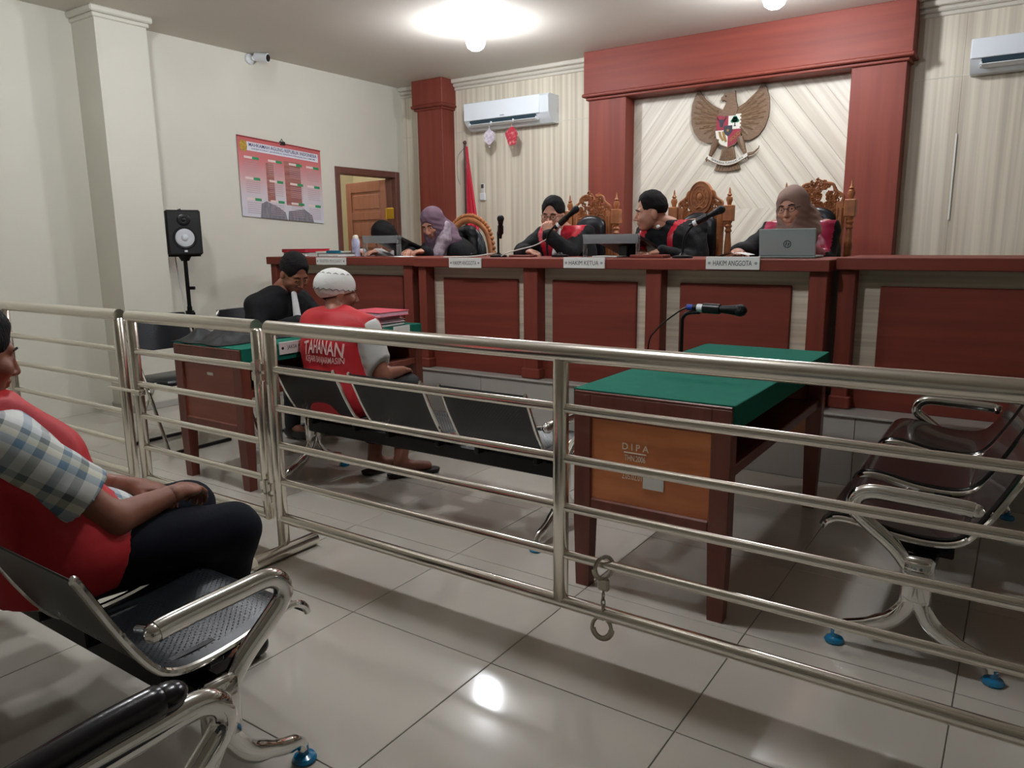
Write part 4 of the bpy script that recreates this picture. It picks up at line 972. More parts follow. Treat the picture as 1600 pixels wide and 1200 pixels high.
build('lettering', text_g('JAKSA PENUNTUT UMUM', .030, .0, lambda a,b: (-3.2432, 2.755+a, .733+b), fit=(.27,.026)), INK, t, 0)
build('mark', G().prism([(2.59+.008*math.cos(a), .733+.008*math.sin(a)) for a in np.linspace(0,2*PI,10,endpoint=False)], lambda a,b,d:(d,a,b), -3.245, -3.2432), INK, t, 0)
tag(build('paper_card', G().box(-3.25,-3.246,3.45,3.60,.715,.762), WHITEPAPER), 'blank white card hanging at the far edge of the left table', 'card')
# black robe heaped on the near end of the prosecutor's table
def heap(u,v):
    x = -3.87+.44*u; y = 2.34+.62*v
    e_ = max(0, min(1, 6*u))*max(0, min(1, 5*(1-u)))*max(0,min(1,7*v))*max(0,min(1,5*(1-v)))
    hh = .758+e_*(.045+.018*math.sin(11*u+5*v)+.014*math.sin(17*v-6*u)+.010*math.sin(23*u+14*v))
    return (x+.012*math.sin(9*v), y+.008*math.sin(13*u), hh+.004)
robe_heap = build('black_robe', G().sheet(heap, 34, 40), M('black_cloth',(17,18,20),.6,bump=.1,bscale=80), None, 3.1)
tag(robe_heap, 'black robe lying crumpled on the near end of the left table', 'robe')
# ================================================================== PEOPLE (smooth-blended implicit surfaces)
def V3(*a): return np.array(a, dtype=float)
def nrm(v): v = np.asarray(v, float); return v/np.linalg.norm(v)
class SDF:
    def __init__(s): s.p = []          # (kind, data, k, op)
    def cap(s, a, b, ra, rb=None, k=.02, op='u'): s.p.append(('c', (V3(*a), V3(*b), ra, ra if rb is None else rb), k, op)); return s
    def ell(s, c, r, R=None, k=.02, op='u'): s.p.append(('e', (V3(*c), V3(*r), np.eye(3) if R is None else np.asarray(R)), k, op)); return s
    def bbox(s):
        lo, hi = [], []
        for kd, d, k, op in s.p:
            if op != 'u': continue
            if kd == 'c': m = max(d[2], d[3]); lo.append(np.minimum(d[0],d[1])-m); hi.append(np.maximum(d[0],d[1])+m)
            else: m = np.max(d[1]); lo.append(d[0]-m); hi.append(d[0]+m)
        return np.min(lo,0), np.max(hi,0)
    def mesh(s, h, cuts=(), fold=0.0, ffreq=40.0, infl=0.0, fdir=(0.3,0.2,1.0)):
        lo, hi = s.bbox(); lo = lo-.02-3*h-infl; hi = hi+.02+3*h+infl
        n = np.ceil((hi-lo)/h).astype(int)+1
        ax = [lo[i]+h*np.arange(n[i]) for i in range(3)]
        D = np.full(n, .12)
        for kd, d, k, op in s.p:
            if kd == 'c': m = max(d[2],d[3]); a = np.minimum(d[0],d[1])-m; b = np.maximum(d[0],d[1])+m
            else: m = np.max(d[1]); a = d[0]-m; b = d[0]+m
            mg = .05+k+infl
            i0 = np.clip(np.floor((a-mg-lo)/h).astype(int),0,n-1); i1 = np.clip(np.ceil((b+mg-lo)/h).astype(int)+1,1,n)
            if np.any(i1 <= i0): continue
            X = ax[0][i0[0]:i1[0]][:,None,None]; Y = ax[1][i0[1]:i1[1]][None,:,None]; Z = ax[2][i0[2]:i1[2]][None,None,:]
            if kd == 'c':
                A, B, ra, rb = d; ba = B-A; L2 = max(ba@ba, 1e-9)
                t = np.clip(((X-A[0])*ba[0]+(Y-A[1])*ba[1]+(Z-A[2])*ba[2])/L2, 0, 1)
                q = np.sqrt((X-A[0]-t*ba[0])**2+(Y-A[1]-t*ba[1])**2+(Z-A[2]-t*ba[2])**2) - (ra+(rb-ra)*t)
            else:
                c, r, R = d; x = X-c[0]; y = Y-c[1]; z = Z-c[2]
                u = x*R[0][0]+y*R[0][1]+z*R[0][2]; v = x*R[1][0]+y*R[1][1]+z*R[1][2]; w_ = x*R[2][0]+y*R[2][1]+z*R[2][2]
                k0 = np.sqrt((u/r[0])**2+(v/r[1])**2+(w_/r[2])**2); k1 = np.sqrt((u/r[0]**2)**2+(v/r[1]**2)**2+(w_/r[2]**2)**2)+1e-9
                q = k0*(k0-1)/k1
            sl = (slice(i0[0],i1[0]),slice(i0[1],i1[1]),slice(i0[2],i1[2])); o = D[sl]
            if op == 'u':
                hh = np.clip(.5+.5*(o-q)/k,0,1); D[sl] = o*(1-hh)+q*hh - k*hh*(1-hh)
            else:
                hh = np.clip(.5-.5*(o+q)/k,0,1); D[sl] = o*(1-hh)+(-q)*hh + k*hh*(1-hh)
        if infl: D = D-infl
        if fold:
            X, Y, Z = ax[0][:,None,None], ax[1][None,:,None], ax[2][None,None,:]
            D = D + fold*(np.sin(ffreq*(X*1.0+.35*np.sin(9*Z)))*np.sin(.6*ffreq*(Y+.3*np.sin(7*X)))*.6 + .5*np.sin(.5*ffreq*(Z*fdir[2]+X*fdir[0]+Y*fdir[1]+.08*np.sin(14*X))))
        for (pt, nn) in cuts:
            nn = nrm(nn); X, Y, Z = ax[0][:,None,None], ax[1][None,:,None], ax[2][None,None,:]
            D = np.maximum(D, (X-pt[0])*nn[0]+(Y-pt[1])*nn[1]+(Z-pt[2])*nn[2])
        return surfnet(D, lo, h)
def surfnet(D, lo, h):
    nx, ny, nz = D.shape; S = D < 0
    cnt = np.zeros((nx-1,ny-1,nz-1), np.int8)
    for a in (0,1):
        for b in (0,1):
            for c in (0,1): cnt += S[a:nx-1+a, b:ny-1+b, c:nz-1+c]
    act = (cnt > 0) & (cnt < 8); I = np.argwhere(act)
    idm = np.full(act.shape, -1, np.int64); idm[act] = np.arange(len(I))
    P = np.zeros((len(I),3)); W = np.zeros(len(I))
    cr = [(a,b,c) for a in (0,1) for b in (0,1) for c in (0,1)]
    val = {c: D[I[:,0]+c[0], I[:,1]+c[1], I[:,2]+c[2]] for c in cr}
    for a in cr:
        for ax in range(3):
            if a[ax]: continue
            b = list(a); b[ax] = 1; b = tuple(b)
            va, vb = val[a], val[b]; m = (va < 0) != (vb < 0)
            t = np.where(m, va/np.where(m, va-vb, 1), 0)
            p = np.array(a, float)[None,:].repeat(len(I),0); p[:,ax] += t
            P += p*m[:,None]; W += m
    V = (P/np.maximum(W,1)[:,None] + I)*h + lo
    F = []
    for ax in range(3):
        sl0 = [slice(1,None)]*3; sl1 = [slice(1,None)]*3
        b, c = (ax+1)%3, (ax+2)%3
        dims = [nx,ny,nz]
        lo_i = [1,1,1]; lo_i[ax] = 0
        r = [slice(lo_i[i], dims[i]-1) for i in range(3)]
        r2 = list(r); r2[ax] = slice(1, dims[ax])
        A = S[tuple(r)]; B = S[tuple(r2)]
        ix = np.argwhere(A != B); 
        if not len(ix): continue
        sgn = A[tuple(ix.T)]
        ix = ix + np.array(lo_i)
        def cid(db, dc):
            q = ix.copy(); q[:,b] -= db; q[:,c] -= dc; return idm[tuple(q.T)]
        q = np.stack([cid(1,1), cid(0,1), cid(0,0), cid(1,0)], 1)
        q[~sgn] = q[~sgn][:,::-1]
        q = q[(q >= 0).all(1)]
        F.append(q)
    F = np.concatenate(F)
    return V, F
def gmesh(*vf):
    g_ = G()
    for V, F in vf:
        o = len(g_.v); g_.v += V.tolist(); g_.f += (F+o).tolist(); g_.m += [0]*len(F)
    return g_
def smoothv(V, F, it=2):
    for _ in range(it):
        A = np.zeros_like(V); c = np.zeros(len(V))
        for i in range(4):
            j = (i+1)%4
            np.add.at(A, F[:,i], V[F[:,j]]); np.add.at(c, F[:,i], 1)
            np.add.at(A, F[:,j], V[F[:,i]]); np.add.at(c, F[:,j], 1)
        V = .5*V + .5*A/np.maximum(c,1)[:,None]
    return V, F
def frame(yaw, pitch, roll=0.0):
    """rows = right, forward, up of a head; yaw 0 looks to +y, positive turns left; pitch>0 looks down"""
    cy, sy = math.cos(yaw), math.sin(yaw); f0 = V3(-sy, cy, 0); r0 = V3(cy, sy, 0); u0 = V3(0,0,1)
    f = f0*math.cos(pitch) - u0*math.sin(pitch); u = u0*math.cos(pitch) + f0*math.sin(pitch)
    r = r0*math.cos(roll) + u*math.sin(roll); u2 = u*math.cos(roll) - r0*math.sin(roll)
    return np.array([r, f, u2])
def hand_prims(S, W, d, n, side, curl=(.5,.6,.5), spread=.0, tcurl=.3, sc=1.0):
    """W wrist, d towards the knuckles, n out of the back of the hand; side=+1 right hand"""
    d = nrm(d); n = nrm(np.asarray(n)-d*np.dot(n,d)); l = np.cross(d, n)*side     # towards the little finger
    W = np.asarray(W, float)
    R = np.array([l, d, n])
    S.ell(W+d*.052*sc, (.040*sc,.050*sc,.017*sc), R, .012)
    S.cap(W-d*.02, W+d*.03*sc, .026*sc, .024*sc, .015)
    for i, (off, L_) in enumerate(((-.028,.074),(-.009,.083),(.010,.078),(.028,.060))):
        p = W + d*(.088-.004*abs(i-1.3))*sc + l*off*sc; a = 0.0; dd = nrm(d+l*spread*(i-1.5)*.2)
        for j, fr_ in enumerate((.46,.30,.24)):
            a += curl[j]; q = p + (dd*math.cos(a) - n*math.sin(a))*L_*fr_*sc
            S.cap(p, q, (.0098-.0008*j)*sc, (.0092-.0009*j)*sc, .004); p = q
    p = W + d*.028*sc - l*.026*sc - n*.006*sc
    t1 = nrm(d*.72 - l*.62 - n*.30); q = p + t1*.045*sc; S.cap(p, q, .014*sc, .0115*sc, .008)
    t2 = nrm(t1 + l*tcurl - n*tcurl*.5); q2 = q + t2*.032*sc; S.cap(q, q2, .0112*sc, .0095*sc, .004)
def head_prims(S, c, R, sc=1.0, jaw=1.0):
    r, f, u = R
    def P(x, y, z): return np.asarray(c) + (r*x + f*y + u*z)*sc
    s_ = sc
    S.ell(P(0,-.012,.036), (.077*s_,.097*s_,.090*s_), R, .02)
    S.ell(P(0,.03,-.035), (.064*s_*jaw,.066*s_,.078*s_), R, .03)
    S.ell(P(0,.055,-.092), (.030*s_*jaw,.030*s_,.022*s_), R, .025)
    S.cap(P(-.034,.077,.022), P(.034,.077,.022), .014*s_, None, .015)
    for e in (-1,1):
        S.ell(P(e*.033,.102,.000), (.019*s_,.014*s_,.010*s_), R, .010, 's')
        S.ell(P(e*.032,.080,.000), (.013*s_,.012*s_,.010*s_), R, .004)
        S.ell(P(e*.042,.070,-.028), (.024*s_,.022*s_,.022*s_), R, .02)
        S.ell(P(e*.078,-.008,-.010), (.009*s_,.021*s_,.032*s_), R, .008)
        S.ell(P(e*.012,.101,-.040), (.008*s_,.010*s_,.007*s_), R, .006)
    S.cap(P(0,.093,.010), P(0,.113,-.034), .008*s_, .0115*s_, .010)
    S.cap(P(-.019,.092,-.060), P(.019,.092,-.060), .0065*s_, None, .008)
    S.cap(P(-.015,.090,-.071), P(.015,.090,-.071), .0070*s_, None, .006)
    S.cap(P(-.026,.099,-.0655), P(.026,.099,-.0655), .0018*s_, None, .003, 's')
    return P
class Person:
    def __init__(s, label, base, head, hframe, neck, pelvis, yaw, sh, elb, wri, hnd, kne=None, ank=None, skin=None, sc=1.0, hw=.17, girth=1.0, jaw=1.0, hcurl=None, toe=None):
        s.t = thing('person', label, 'person', base)
        s.h, s.R, s.N, s.Pv, s.sc = V3(*head), hframe, V3(*neck), V3(*pelvis), sc
        s.r = V3(math.cos(yaw), math.sin(yaw), 0); s.f = V3(-math.sin(yaw), math.cos(yaw), 0)
        s.sh = [V3(*p) for p in sh]; s.el = [V3(*p) for p in elb]; s.wr = [V3(*p) for p in wri]     # [left, right]
        s.kn = [V3(*p) for p in (kne or [s.Pv - s.r*.11 + s.f*.42, s.Pv + s.r*.11 + s.f*.42])]
        s.an = [V3(*p) for p in (ank or [k + V3(0,0,-.40) + s.f*.02 for k in s.kn])]
        s.toe = toe
        s.g = girth; s.skin = skin or SKIN
        S = SDF(); s.torso(S, 0); s.arms(S, 0); s.legs(S, 0)
        S.cap(s.N-V3(0,0,.03), s.h - s.R[2]*.05*sc - s.R[1]*.012, .060*sc, .052*sc, .03)
        b1 = S.mesh(.013)
        H = SDF(); s.P = head_prims(H, head, hframe, sc, jaw)
        H.cap(s.N+V3(0,0,.01), s.h - s.R[2]*.04*sc - s.R[1]*.012, .056*sc, .050*sc, .02)
        b2 = H.mesh(.0042*sc)
        parts = [b1, b2]
        for i, hd in enumerate(hnd):
            if hd is None: continue
            Q = SDF(); hand_prims(Q, s.wr[i], hd[0], hd[1], 1 if i else -1, (hcurl or {}).get(i, (.45,.5,.4)), sc=1.0)
            parts.append(Q.mesh(.0042))
        s.body = build('body', gmesh(*parts), s.skin, s.t, smooth=3.1)
        EYE = M('eye_white',(150,138,128),.35); IRIS = M('eye_dark',(26,18,14),.2)
        for e in (-1,1):
            p = s.P(e*.032,.0835,-.001); ey = build('eye', G().sphere(p, (.0105*sc,.0095*sc,.0070*sc), 10, 7, M4=Matrix(tuple(map(tuple, s.R.T))).to_4x4()), EYE, s.body, 3.1)
            build('iris', G().sphere(s.P(e*.032,.0895,-.001), .0050*sc, 8, 6), IRIS, ey, 3.1)
            build('eyebrow', G().tube([tuple(s.P(e*a,b,c_)) for a,b,c_ in ((.014,.097,.021),(.032,.097,.0265),(.05,.085,.020))], [.003,.0038,.002], 6), HAIR, s.body)
    def torso(s, S, t, top=True):
        P, N, r, f, g_ = s.Pv, s.N, s.r, s.f, s.g
        C = P + (N-P)*.62
        S.ell(P, (.175*g_+t,.125*g_+t,.115+t), np.array([r,f,V3(0,0,1)]), .04)
        for e in (-1,1):
            S.cap(P+r*e*.065*g_, C+r*e*.075, .112*g_+t, .112*g_+t, .05)
            S.cap(C+r*e*.075, N-V3(0,0,.09)+r*e*.085, .108+t, .088+t, .05)
            S.cap(N+V3(0,0,-.015), s.sh[0 if e < 0 else 1], .056+t, .058+t, .04)
    def arms(s, S, t, tf=None, which=(0,1), fore=True):
        for i in which:
            S.cap(s.sh[i], s.el[i], .053+t, .043+t, .03)
            if fore: S.cap(s.el[i], s.wr[i], .043+(tf if tf is not None else t), .027+(tf if tf is not None else t), .02)
    def legs(s, S, t, cal=True):
        for i, e in ((0,-1),(1,1)):
            hip = s.Pv + s.r*e*.085
            S.cap(hip, s.kn[i], .088*s.g+t, .060+t, .03)
            if cal: S.cap(s.kn[i], s.an[i], .058+t, .038+t, .02)
            if t == 0:
                toe = s.an[i] + s.f*.15 + V3(0,0,-.035) if s.toe is None else V3(*s.toe[i])
                S.cap(s.an[i]+V3(0,0,-.02), toe, .036, .028, .02)
    def garment(s, name, mats, fn, h=.011, cuts=(), fold=.0025, ffreq=38, pick=None, parent=None):
        S = SDF(); fn(S); V, F = S.mesh(h, cuts, fold, ffreq); V, F = smoothv(V, F, 1)
        g_ = gmesh((V,F))
        if pick is not None:
            C = V[F].mean(1); g_.m = pick(C).astype(int).tolist()
        return build(name, g_, mats, s.body if parent is None else parent, smooth=3.1)
    def hair(s, mat=None, thick=.007, slope=.75, zoff=0.0, long_=False, top=0.008, front=.052):
        S = SDF(); r,f,u = s.R
        S.ell(s.P(0,-.016,.038), ((.0775+thick)*s.sc,(.097+thick)*s.sc,(.090+thick)*s.sc), s.R, .02)
        if top: S.ell(s.P(0,-.004,.058+top), (.066*s.sc,.084*s.sc,.072*s.sc), s.R, .03)
        if long_:
            S.cap(s.P(-.055,-.05,.02), s.P(-.06,-.06,-.16), .045, .04, .03).cap(s.P(.055,-.05,.02), s.P(.06,-.06,-.16), .045, .04, .03).cap(s.P(0,-.06,0), s.P(0,-.075,-.17), .06, .05, .03)
            S.ell(s.P(0,.085,-.04), (.062,.06,.085), s.R, .02, 's')
            cuts = []
        else:
            cuts = [(s.P(0,-.03,zoff-.035), f*.10-u)]
            # face and temples stay free, a sideburn remains before the ear
            S.ell(s.P(0,.115,-.045+zoff), (.068*s.sc,.090*s.sc,.118*s.sc), s.R, .008, 's')
            for e in (-1,1):
                S.ell(s.P(e*.090,.016,-.040+zoff*.6), (.035,.044,.056), s.R, .008, 's')
            S.ell(s.P(0,.122,.050+zoff), (.058,.048,.050), s.R, .012, 's')
        V, F = S.mesh(.0048, cuts, .0022, 210); return build('hair', gmesh((V,F)), mat or HAIR, s.body, smooth=3.1)
    def hijab(s, mat, open_=(.060,.075,.090), oz=-.018, chest=None, wide=1.0):
        S = SDF(); r,f,u = s.R; N = s.N
        S.ell(s.P(0,-.018,.032), (.090*s.sc,.115*s.sc,.104*s.sc), s.R, .03)
        S.ell(s.P(0,.0,-.055), (.086*s.sc,.092*s.sc,.10*s.sc), s.R, .05)
        S.cap(s.P(0,-.01,-.07), N+V3(0,0,.02), .085, .10, .06)
        for e in (-1,1): S.cap(N+V3(0,0,.04), N+s.r*e*.12*wide+s.f*.02+V3(0,0,-.03), .085, .060, .06)
        S.ell(N+s.f*.07+V3(0,0,-.06), (.125*wide,.11,.12) if chest is None else chest, np.array([s.r,s.f,V3(0,0,1)]), .06)
        S.ell(s.P(0,.128,oz), (open_[0]*s.sc,open_[1],open_[2]*s.sc), s.R, .010, 's')
        V, F = S.mesh(.0068, [], .0042, 52); V, F = smoothv(V, F, 1)
        o = build('headscarf', gmesh((V,F)), mat, s.body, smooth=3.1)
        # folded hem round the face
        return o
    def glasses(s, mat):
        g_ = G()
        for e in (-1,1):
            g_.tube([tuple(s.P(e*.033+.022*math.cos(a), .108-.010*abs(math.cos(a)), .000+.016*math.sin(a))) for a in np.linspace(0,2*PI,18,endpoint=False)], .0016, 5, closed=True)
            g_.tube([tuple(s.P(e*.055,.098,.004)), tuple(s.P(e*.078,.05,.006)), tuple(s.P(e*.082,-.01,.004))], .0018, 5)
        g_.tube([tuple(s.P(-.011,.109,.003)), tuple(s.P(0,.113,.006)), tuple(s.P(.011,.109,.003))], .0018, 5)
        build('glasses', g_, mat, s.body)
ROBE = M('black_robe_cloth', (15,16,19), .78, bump=.25, bscale=45, spec=.3)
ROBER = M('red_robe_satin', (176,24,44), .38, bump=.1, bscale=40)
ROBEP = M('crimson_robe_satin', (150,26,62), .36, bump=.1, bscale=40)
BEF = M('white_neckband', (222,222,220), .6)
def robe(p, redmat, red=None, t=.024, fold=.006):
    def fn(S): p.torso(S, t); p.arms(S, t-.004, .020); p.legs(S, .03, False)
    cuts = []
    nk = p.N + V3(0,0,.045)
    cuts.append((nk, V3(0,0,1)))
    def pick(C):
        d = C - p.N; a = d@p.r; b = d@p.f; c = d[:,2]
        return red(a,b,c) if red is not None else np.zeros(len(C))
    return p.garment('robe', [ROBE, redmat], fn, cuts=cuts, pick=pick, fold=fold, ffreq=44)
def sleeve_cut(p, which): pass
DN = PI   # yaw of people facing the court (-y)
# --- judge with hand at the chin
hd = (-2.925,4.845,1.462)
p = Person('judge in black and red robe resting his chin on his hand, left of the middle', (-2.90,5.08,.86), hd, frame(DN+.22,.16,.05), (-2.885,4.955,1.345), (-2.87,5.07,.94), DN,
           sh=((-2.735,4.965,1.325),(-3.055,4.965,1.325)), elb=((-2.715,4.72,1.19),(-3.18,4.82,1.20)), wri=((-2.845,4.655,1.315),(-3.00,4.60,1.205)),
           hnd=((nrm((-.25,.15,.9)), (.35,-.9,.1)), (nrm((.9,-.25,-.05)), (0,0,1))), jaw=1.12, hcurl={0:(.9,1.0,.6)})
p.hair(zoff=.016, top=.012); p.glasses(M('glasses_dark',(50,44,42),.3))
robe(p, ROBER, lambda a,b,c: ((np.abs(a) > .015) & (np.abs(a) < .185-.10*np.clip((-c-.02)/.25,0,1)) & (c > -.33) & ((b > -.02) | (c > -.03)) & (b < .165) & (np.abs(a) < .19)).astype(int))
p.garment('neckband', BEF, lambda S: S.cap(p.N+p.f*.085+V3(0,0,.02), p.N+p.f*.15+V3(0,0,-.16), .016,.022,.01), h=.006, fold=0)
# --- judge leaning sideways, smiling to the left
p = Person('judge in black robe with red stripe leaning left beside the medallion chair', (-1.98,5.08,.86), (-2.155,4.86,1.460), frame(DN-.98,.10,.10), (-2.05,4.955,1.365), (-1.96,5.08,.94), DN-.35,
           sh=((-1.895,5.02,1.355),(-2.20,4.92,1.315)), elb=((-1.86,4.90,1.14),(-2.24,4.76,1.18)), wri=((-1.98,4.66,1.20),(-2.12,4.62,1.20)),
           hnd=((nrm((-.7,-.5,-.1)), (0,0,1)), (nrm((.5,-.7,-.1)), (0,0,1))), jaw=1.1)
p.hair(thick=.004, zoff=.032, top=.022)
robe(p, ROBER, lambda a,b,c: ((np.abs(np.abs(a)-.095) < .022) & (c > -.40) & (b > -.09)).astype(int))
p.garment('collar_button', BEF, lambda S: S.ell(p.N+p.f*.125+V3(0,0,.0), (.014,.014,.014)), h=.005, fold=0)
# --- judge in brown headscarf behind the laptop
p = Person('judge in brown headscarf and crimson shouldered robe behind the laptop', (-1.18,5.08,.86), (-1.225,4.855,1.462), frame(DN-.12,.14,-.10), (-1.19,4.965,1.34), (-1.17,5.08,.94), DN,
           sh=((-1.05,4.98,1.33),(-1.345,4.97,1.335)), elb=((-1.02,4.86,1.14),(-1.47,4.80,1.20)), wri=((-1.06,4.62,1.21),(-1.46,4.58,1.205)),
           hnd=((nrm((-.3,-.9,0)), (0,0,1)), (nrm((.25,-.9,-.05)), (0,0,1))), jaw=.98)
p.hijab(M('brown_scarf',(136,110,98),.75,var=.12,vscale=7,spec=.3)); p.glasses(M('glasses_dark',(50,44,42),.3))
robe(p, ROBEP, lambda a,b,c: ((np.abs(a) > .055) & (np.abs(a) < .20) & (c > -.16) & ((b > -.10))).astype(int))
p.garment('neckband', BEF, lambda S: S.cap(p.N+p.f*.165+V3(0,0,-.01)+p.r*.01, p.N+p.f*.20+V3(0,0,-.2), .024,.036,.01), h=.006, fold=.001)
# --- woman in purple headscarf looking down
p = Person('woman in purple headscarf bowing over papers at the left end of the judges bench', (-4.05,5.12,.86), (-4.07,4.84,1.43), frame(DN+.10,.50,-.12), (-4.06,4.98,1.315), (-4.0,5.10,.94), DN,
           sh=((-3.975,5.0,1.225),(-4.19,5.0,1.235)), elb=((-3.98,4.94,1.02),(-4.25,4.84,1.17)), wri=((-4.04,4.70,1.205),(-4.17,4.66,1.205)),
           hnd=((nrm((-.4,-.9,0)), (0,0,1)), (nrm((.4,-.9,0)), (0,0,1))), jaw=.95)
p.hijab(M('purple_scarf',(110,86,100),.75,col2=(84,64,78),vscale=6,spec=.3), chest=(.125,.11,.21))
robe(p, ROBE)
S_ = SDF(); S_.cap((-3.985,4.90,1.40),(-3.975,4.86,1.30),.05,.052,.04).cap((-3.975,4.86,1.30),(-3.985,4.78,1.17),.052,.05,.04)
build('scarf_tail', gmesh(S_.mesh(.008, fold=.003)), M('patterned_scarf',(160,148,154),.7,col2=(96,78,92),vscale=26), p.body, smooth=3.1)
# --- dark-haired clerk
p = Person('dark-haired clerk in pale blouse looking down behind the acrylic shield', (-4.68,5.15,.80), (-4.655,4.87,1.325), frame(DN+.1,.70), (-4.66,5.0,1.20), (-4.68,5.13,.86), DN,
           sh=((-4.50,5.0,1.165),(-4.83,5.0,1.165)), elb=((-4.46,4.90,1.05),(-4.88,4.92,1.05)), wri=((-4.56,4.70,1.20),(-4.76,4.70,1.20)),
           hnd=((nrm((-.2,-.9,0)), (0,0,1)), (nrm((.2,-.9,0)), (0,0,1))), jaw=.95)
p.hair(long_=True, thick=.014)
p.garment('blouse', M('pale_blouse',(188,186,184),.6), lambda S: (p.torso(S,.018), p.arms(S,.018,.018)), cuts=[(p.N+V3(0,0,.03),V3(0,0,1))])
p.garment('skirt', M('dark_trousers',(30,32,38),.7), lambda S: p.legs(S,.012), h=.013)
# --- prosecutor
p = Person('man in black robe and glasses reading at the left table', (-4.36,3.30,0), (-4.02,3.34,1.085), frame(-PI/2-.12,.52,0), (-4.13,3.31,.965), (-4.27,3.30,.53), -PI/2,
           sh=((-4.15,3.485,.895),(-4.15,3.13,.88)), elb=((-4.02,3.60,.72),(-4.06,3.06,.70)), wri=((-3.80,3.50,.795),(-3.77,3.14,.795)),
           hnd=((nrm((.7,-.6,-.1)), (0,0,1)), (nrm((.75,.5,-.05)), (0,0,1))), skin=SKIND, girth=.98, jaw=1.08, hcurl={0:(.6,.7,.5),1:(.7,.8,.5)},
           kne=((-3.92,3.40,.49),(-3.92,3.20,.49)), ank=((-3.96,3.40,.09),(-3.96,3.20,.09)))
p.hair(zoff=.010, thick=.009, top=.016); p.glasses(M('glasses_gold',(150,120,80),.3,metal=.8))
robe(p, ROBE, t=.020)
p.garment('neckband', BEF, lambda S: S.cap(p.N+p.f*.135+V3(0,0,-.01), p.N+p.f*.165+V3(0,0,-.24), .018,.030,.01), h=.006, fold=.001)
p.garment('trousers', M('dark_trousers',(30,32,38),.7), lambda S: p.legs(S,.012), h=.013)
for i in (0,1):
    a = p.an[i]; build('shoe', gmesh(SDF().cap(a+V3(-.03,0,-.045), a+V3(.16,0,-.05), .04,.035,.02).cap(a, a+V3(0,0,-.04), .045,.042,.02).mesh(.008, [((0,0,.0), (0,0,-1))])), BLACK, p.body, smooth=3.1)
# --- detainee on the bench
p = Person('seated man in white cap and red TAHANAN vest seen from behind', (-3.0,2.72,0), (-3.09,2.855,1.015), frame(-.45,.12,0), (-3.035,2.785,.895), (-2.96,2.715,.50), -.10,
           sh=((-3.185,2.775,.850),(-2.80,2.765,.835)), elb=((-3.215,2.93,.62),(-2.735,2.80,.60)), wri=((-3.08,3.10,.57),(-2.83,3.05,.58)),
           hnd=((nrm((.5,.8,-.1)), (0,0,1)), (nrm((-.4,.85,-.1)), (0,0,1))), skin=SKIND, girth=.98,
           kne=((-3.07,3.13,.47),(-2.86,3.14,.47)), ank=((-2.945,2.93,.085),(-2.775,2.96,.085)), toe=((-2.90,3.07,.04),(-2.70,3.10,.04)))
p.hair(thick=.005, zoff=-.03, top=0)
VEST = M('red_vest_cloth',(178,28,36),.6,bump=.1,bscale=40)
vest = p.garment('vest', VEST, lambda S: p.torso(S,.030), cuts=[(p.N+V3(0,0,.05)-p.f*.02, nrm(V3(0,0,1)-.25*p.f)), (p.sh[1]+p.r*.075, p.r+V3(0,0,.35)), (p.sh[0]-p.r*.075, -p.r+V3(0,0,.35))], fold=.002)
SHW = M('white_shirt',(206,206,200),.65)
p.garment('shirt', SHW, lambda S: (p.torso(S,.014), p.arms(S,.030,fore=False)), cuts=[(p.N+V3(0,0,.0),V3(0,0,1)-.25*p.f), (p.sh[1]+(p.el[1]-p.sh[1])*.86, p.el[1]-p.sh[1]+V3(.25,0,0)), ] , fold=.0025)
p.garment('trousers', M('black_trousers',(20,20,22),.7), lambda S: p.legs(S,.016), h=.013, cuts=[((0,0,.17),(0,0,-1))])
SAND = M('sandal_black',(26,22,20),.5)
for i in (0,1):
    a = p.an[i]; tt = V3(*p.toe[i]); d_ = nrm((tt-a)*V3(1,1,0))
    sd_ = build('sandal', gmesh(SDF().cap(a*V3(1,1,0)+V3(0,0,.022)-d_*.04, tt*V3(1,1,0)+V3(0,0,.022)+d_*.03, .040,.042,.01).mesh(.007, [((0,0,.024),(0,0,1)), ((0,0,.002),(0,0,-1))])), SAND, p.body, smooth=1.0)
# knitted white cap
S_ = SDF(); S_.ell(p.P(0,-.018,.040), (.096,.114,.094), p.R, .02)
CAPM = M('white_cap_cloth',(216,216,210),.75,bump=.25,bscale=90)
cp = build('cap', gmesh(S_.mesh(.006, [(p.P(0,-.02,-.012), p.R[1]*.30-p.R[2])])), CAPM, p.body, smooth=3.1)
LNE = M('cap_embroidery',(120,120,118),.7)
def capring(z, scl, n=40, w=.0025):
    zz = math.sqrt(max(0, 1-((z)/.092)**2)); pts = []
    for k in range(n):
        a = 2*PI*k/n; wv = .004*(1 if k%2 else -1)
        pts.append(tuple(p.P(.0975*zz*math.cos(a), -.018+.1155*zz*math.sin(a), .040+z+wv+.0*scl)))
    return pts
build('embroidery', G().tube(capring(-.022,1), .0022, 5, closed=True).tube(capring(.062,1,28), .002, 5, closed=True), LNE, cp)
